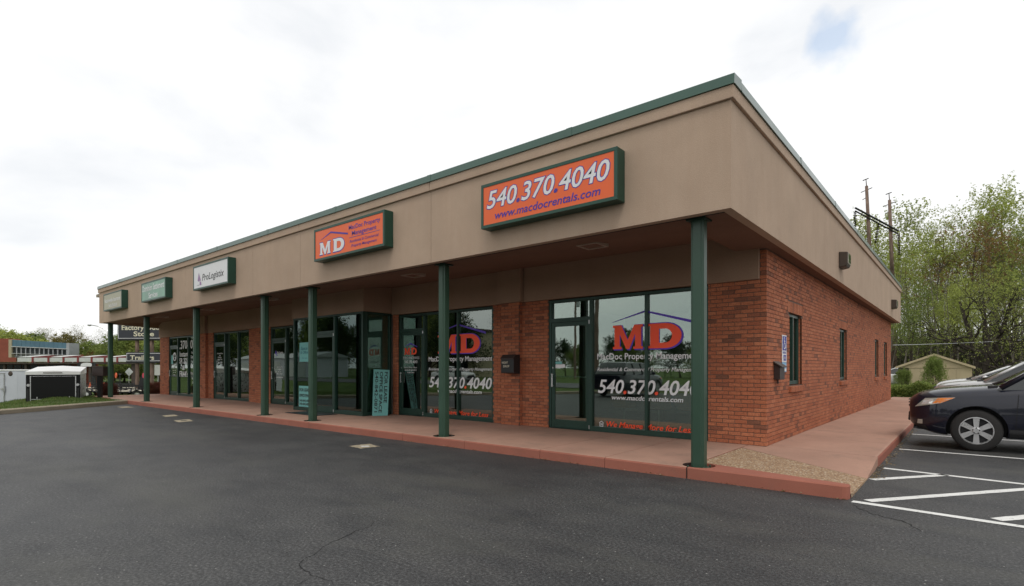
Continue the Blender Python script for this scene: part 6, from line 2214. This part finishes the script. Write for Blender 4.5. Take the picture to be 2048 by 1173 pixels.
# canopy run
mb = MB(); mb.box(ox(-60), ox(275), 0, 3.0, oz(728), oz(724.5)); mb.build('canopy_deck', M['brown'], ob)
mb = MB(); mb.box(ox(-60), ox(33), -.06, -.001, oz(724), oz(715)); mb.build('fascia', M['redbrick_far'], ob)
px = 34.5; w_ = 33; k = 0
while px < 262:
    mb = MB(); mb.box(ox(px + 1), ox(px + w_ - 3), -.05, -.002, oz(723.5), oz(715.5)); mb.build('fascia_panel', M['palepanel'], ob)
    mb = MB(); mb.prism([(-.10, oz(725)), (-.10, oz(713.5)), (2.6, oz(709.5)), (2.6, oz(712))], 'x', ox(px + w_ - 3) + .01, ox(px + w_ + .4)); mb.build('bracket', M['redtrim'], ob)
    if k % 2 == 0:
        mb = MB(); mb.prism([(.05, oz(713.5)), (2.6, oz(709.2)), (2.6, oz(711)), (.05, oz(714.5))], 'x', ox(px + 3), ox(px + w_ - 6)); mb.build('canopy_roof', M['palepanel'], ob)
    px += w_; w_ *= .955; k += 1
mb = MB(); mb.box(ox(-60), ox(150), 3.0, 3.3, -.58, oz(725)); mb.build('front_wall', M['redbrick_far'], ob)
for k in range(9):
    mb = MB(); mb.box(ox(-58 + k * 17.5), ox(-58 + k * 17.5 + 15.5), 2.94, 2.999, -.2, oz(729)); mb.build('window', M['farglass'], ob)
for k in range(8):
    mb = MB(); mb.box(ox(-40 + k * 43) - .12, ox(-40 + k * 43) + .12, .3, .54, -.58, oz(728)); mb.build('column', M['brown'], ob)
# upper storey set back
mb = MB(); mb.box(ox(-60, 64), ox(18.5, 64), 6.0, 7.4, oz(724, 64), oz(677, 64)); mb.build('upper_wall', M['redbrick_far'], ob)
mb = MB(); mb.box(ox(18.6, 64), ox(24.5, 64), 5.9, 7.4, oz(724, 64), oz(679, 64)); mb.build('pier', M['cream_wall'], ob)
mb = MB(); mb.box(ox(134, 64), ox(139.5, 64), 5.9, 7.4, oz(716, 64), oz(686, 64)); mb.build('pier', M['greytrim'], ob)
def zlt(px, a, b): return oz(a + (b - a) * (px - 24.5) / 109.5, 64)
n_ = 12
for k in range(n_):
    xa = 24.6 + 109.3 * k / n_; xb = 24.6 + 109.3 * (k + 1) / n_
    mb = MB(); vs_ = []
    for y in (6.0, 6.3): vs_ += [(ox(xa, 64) + .01, y, zlt(xa, 692.5, 697.5)), (ox(xb, 64) - .01, y, zlt(xb, 692.5, 697.5)), (ox(xb, 64) - .01, y, zlt(xb, 679.5, 686)), (ox(xa, 64) + .01, y, zlt(xa, 679.5, 686))]
    fs6 = [(0, 1, 2, 3), (7, 6, 5, 4), (0, 4, 5, 1), (1, 5, 6, 2), (2, 6, 7, 3), (3, 7, 4, 0)]
    mb.add(vs_, fs6); mb.build('cladding_panel', M['bluepanel'], ob)
    mb = MB(); vs_ = []
    for y in (6.05, 6.3): vs_ += [(ox(xa, 64) + .06, y, zlt(xa, 707, 712)), (ox(xb, 64) - .06, y, zlt(xb, 707, 712)), (ox(xb, 64) - .06, y, zlt(xb, 693.8, 698.8)), (ox(xa, 64) + .06, y, zlt(xa, 693.8, 698.8))]
    mb.add(vs_, fs6); mb.build('window', M['farglass'], ob)
    mb = MB(); mb.box(ox(xb, 64) - .05, ox(xb, 64) + .05, 5.95, 6.04, zlt(xb, 712, 715), zlt(xb, 693.5, 698.5)); mb.build('mullion', M['greytrim'], ob)
mb = MB(); vs_ = []
for y in (5.85, 5.94): vs_ += [(ox(24.6, 64), y, oz(693.6, 64)), (ox(136, 64), y, oz(698.6, 64)), (ox(136, 64), y, oz(697.4, 64)), (ox(24.6, 64), y, oz(692.4, 64))]
mb.add(vs_, fs6); mb.build('sill', M['palepanel'], ob)
mb = MB(); vs_ = []
for y in (5.88, 5.94): vs_ += [(ox(24.6, 64), y, oz(707, 64)), (ox(134, 64), y, oz(711, 64)), (ox(134, 64), y, oz(710.2, 64)), (ox(24.6, 64), y, oz(706.2, 64))]
mb.add(vs_, fs6); mb.build('transom', M['palepanel'], ob)
mb = MB(); mb.box(ox(-60, 64), ox(139, 64), 6.35, 7.4, oz(715, 64), oz(688, 64)); mb.build('rear_block', M['greytrim'], ob)
pO = at(0, 735.5, 58); ob.location = (pO.x, pO.y, 0); ob.rotation_euler = (0, 0, TH)

# trees beyond the far left
GL = 'trees beyond the outlet store'
for i, (px, py, dp, kd, lf, bk, sc, lb) in enumerate([
    (6, 655, 84, 'round', 'fresh', 'bark', 1, 'light green round tree above the brick end of the far store'),
    (-25, 650, 88, 'round', 'fresh', 'bark', 1, 'light green tree at the far left edge behind the store'),
    (30, 664, 86, 'round', 'green', 'bark', 1, 'green tree above the left end of the blue panels'),
    (50, 662, 82, 'round', 'fresh', 'bark', 1, 'bushy green tree above the middle of the blue panels'),
    (74, 655, 92, 'bare', 'bud', 'bark2', 1, 'thin bare tree left of the tallest bare one above the blue panels'),
    (88, 653, 95, 'bare', 'bud', 'bark2', 1, 'bare tree with a brownish top above the blue panels'),
    (104, 657, 94, 'bare', 'bud', 'bark2', 1, 'bare tree right of centre above the blue panels'),
    (140, 669, 74, 'round', 'olive', 'bark', 1, 'rounded olive tree at the right end of the blue panels'),
    (132, 654, 96, 'bare', 'bud', 'bark2', 1, 'bare tree behind the rounded olive tree'),
    (167, 648, 88, 'bare', 'bud', 'bark2', 1, 'tall bare tree left of the street lamp head'),
    (192, 657, 86, 'bare', 'bud', 'bark', 1, 'bare tree directly below the street lamp head'),
    (176, 700, 70, 'round', 'rust', 'bark', 1, 'low reddish tree above the white canopy panels'),
    (204, 683, 72, 'round', 'green', 'bark', 1, 'dark green tree just left of the farthest column'),
    (228, 682, 70, 'round', 'green', 'bark', 1, 'green tree between the farthest two columns'),
    (248, 676, 74, 'round', 'fresh', 'bark', 1, 'fresh green tree behind the left part of the tall sign'),
    (268, 670, 66, 'round', 'green', 'bark', 1, 'green tree showing between the two sign panels'),
    (290, 668, 68, 'round', 'fresh', 'bark', 1, 'fresh green tree between the sign posts'),
    (318, 672, 64, 'round', 'green', 'bark', 1, 'green tree next to the brick end of the building'),
    (345, 660, 70, 'round', 'fresh', 'bark', 1, 'green tree hidden mostly behind the end of the building'),
    (236, 655, 90, 'bare', 'bud', 'bark2', 1, 'bare tree top showing between the farthest columns'),
]):
    p = far(px, dp, -.6); h = top_h(py, dp) + .6
    H0 = 14 if kd == 'bare' else 9
    k = h / H0
    tree('distant_tree', lb, GL, p, kd, bk, lf, k * (1.25 if kd == 'round' else 1.1), i * 2.1, k)
A_ = far(150, 76, -.6); B_ = far(420, 70, -.6)
thicket('roadside_brush', 'green brush along the road beyond the trailer yard', ((A_.x, A_.y), (B_.x, B_.y), 8), 26000, 3.0, 'green', .30, 8)
# road beyond the yard
pa, pb_, pc, pd2 = far(150, 56, -.55), far(420, 56, -.55), far(420, 64, -.55), far(150, 64, -.55)
flat('far_road', [(pa.x, pa.y), (pb_.x, pb_.y), (pc.x, pc.y), (pd2.x, pd2.y)], -.55, M['asphalt_far'])

# ================================================================== across the road, mirrored in the shop glass
GM = 'trees across the road mirrored in the glass'
mirror_trees = [(-58 - 8.5 * k, -37 - (k % 3) * 3, 'round', ('dark', 'green', 'dark')[k % 3], 1.15 + .18 * ((k * 7) % 3)) for k in range(14)]
mirror_trees += [(14 - 5.2 * k, -56 - (k % 2) * 4, 'round', ('green', 'dark')[k % 2], .62 + .08 * ((k * 5) % 4)) for k in range(16)]
mirror_trees += [(-47, -38, 'round', 'dark', .85), (-52, -44, 'bare', 'bud', .8), (-60, -40, 'bare', 'bud', .85), (-38, -30, 'bare', 'bud', .35)]
for i, (x, y, kd, lf, sc) in enumerate(mirror_trees):
    big = sc > .8
    tree('roadside_tree', 'large dark tree across the road, mirrored in the left-hand shop windows' if big else 'low tree across the road, mirrored in the right-hand shop windows', GM + (' (large)' if big else ' (low)'), (x, y, -.05), kd, 'bark', lf, sc, i * 1.3)
t = thing('utility_pole', 'dark utility pole by the lot, mirrored in the right-hand shop window', 'utility pole', (-18.7, -12.2, 0), 'poles mirrored in the glass')
mb = MB(); mb.tube((-18.7, -12.2, -.05), (-18.6, -12.2, 11.5), .17, .12, 10); mb.build('pole', M['wood'], t)
mb = MB(); mb.box(-19.8, -17.4, -12.28, -12.16, 10.7, 10.82); mb.build('crossarm', M['brown'], t)
mb = MB(); mb.lathe([(.001, 0), (.22, 0), (.24, .05), (.24, .7), (.001, .75)], (-18.25, -12.2, 9.2), 'z', 14); mb.build('transformer', M['greytrim'], t)
t2 = dup(t, None, (-38.5, -40.0, -.05), None, None, 'thin wooden utility pole far across the road, mirrored left of the roof line lettering')
wire('overhead_wire', 'wire along the road mirrored in the right-hand shop window', (-18.2, -12.2, 10.9), (40, -12.2, 10.9), .8, .02)
wire('overhead_wire', 'second wire along the road mirrored in the right-hand shop window', (-19.5, -12.2, 10.9), (-90, -12.2, 10.9), 1.2, .02)
bb2 = thing('beige_building', 'two storey beige building across the road, mirrored in the left lettered window', 'building', (-66, -46, 0))
mb = MB(); mb.box(-72, -58, -50, -41, -.1, 7.0); mb.build('wall', M['cream_wall'], bb2)
mb = MB(); mb.box(-72.3, -57.7, -50.3, -40.7, 7.0, 7.4); mb.build('roof', M['brown'], bb2)
for r0 in (1.0, 4.3):
    for k in range(5):
        mb = MB(); mb.box(-71 + k * 2.7, -69.5 + k * 2.7, -40.999, -40.93, r0, r0 + 1.5); f = mb.build('window', M['farglass'], bb2)
        mb = MB(); mb.box(-71.05 + k * 2.7, -69.45 + k * 2.7, -40.95, -40.88, r0 - .12, r0 - .01); mb.build('sill', M['greytrim'], f)
wb_ = thing('white_garage', 'long low white garage across the road, mirrored in the middle shop windows', 'building', (-90, -28, 0))
mb = MB(); mb.box(-104, -74, -32, -26, -.1, 3.0); mb.build('wall', M['trailerwhite'], wb_)
mb = MB(); mb.prism([(-32.4, 3.0), (-25.6, 3.0), (-29, 3.9)], 'x', -104.3, -73.7); mb.build('roof', M['greytrim'], wb_)
for k in range(5):
    mb = MB(); mb.box(-102 + k * 5.6, -98.5 + k * 5.6, -25.999, -25.93, 0, 2.4); mb.build('garage_door', M['palepanel'], wb_)
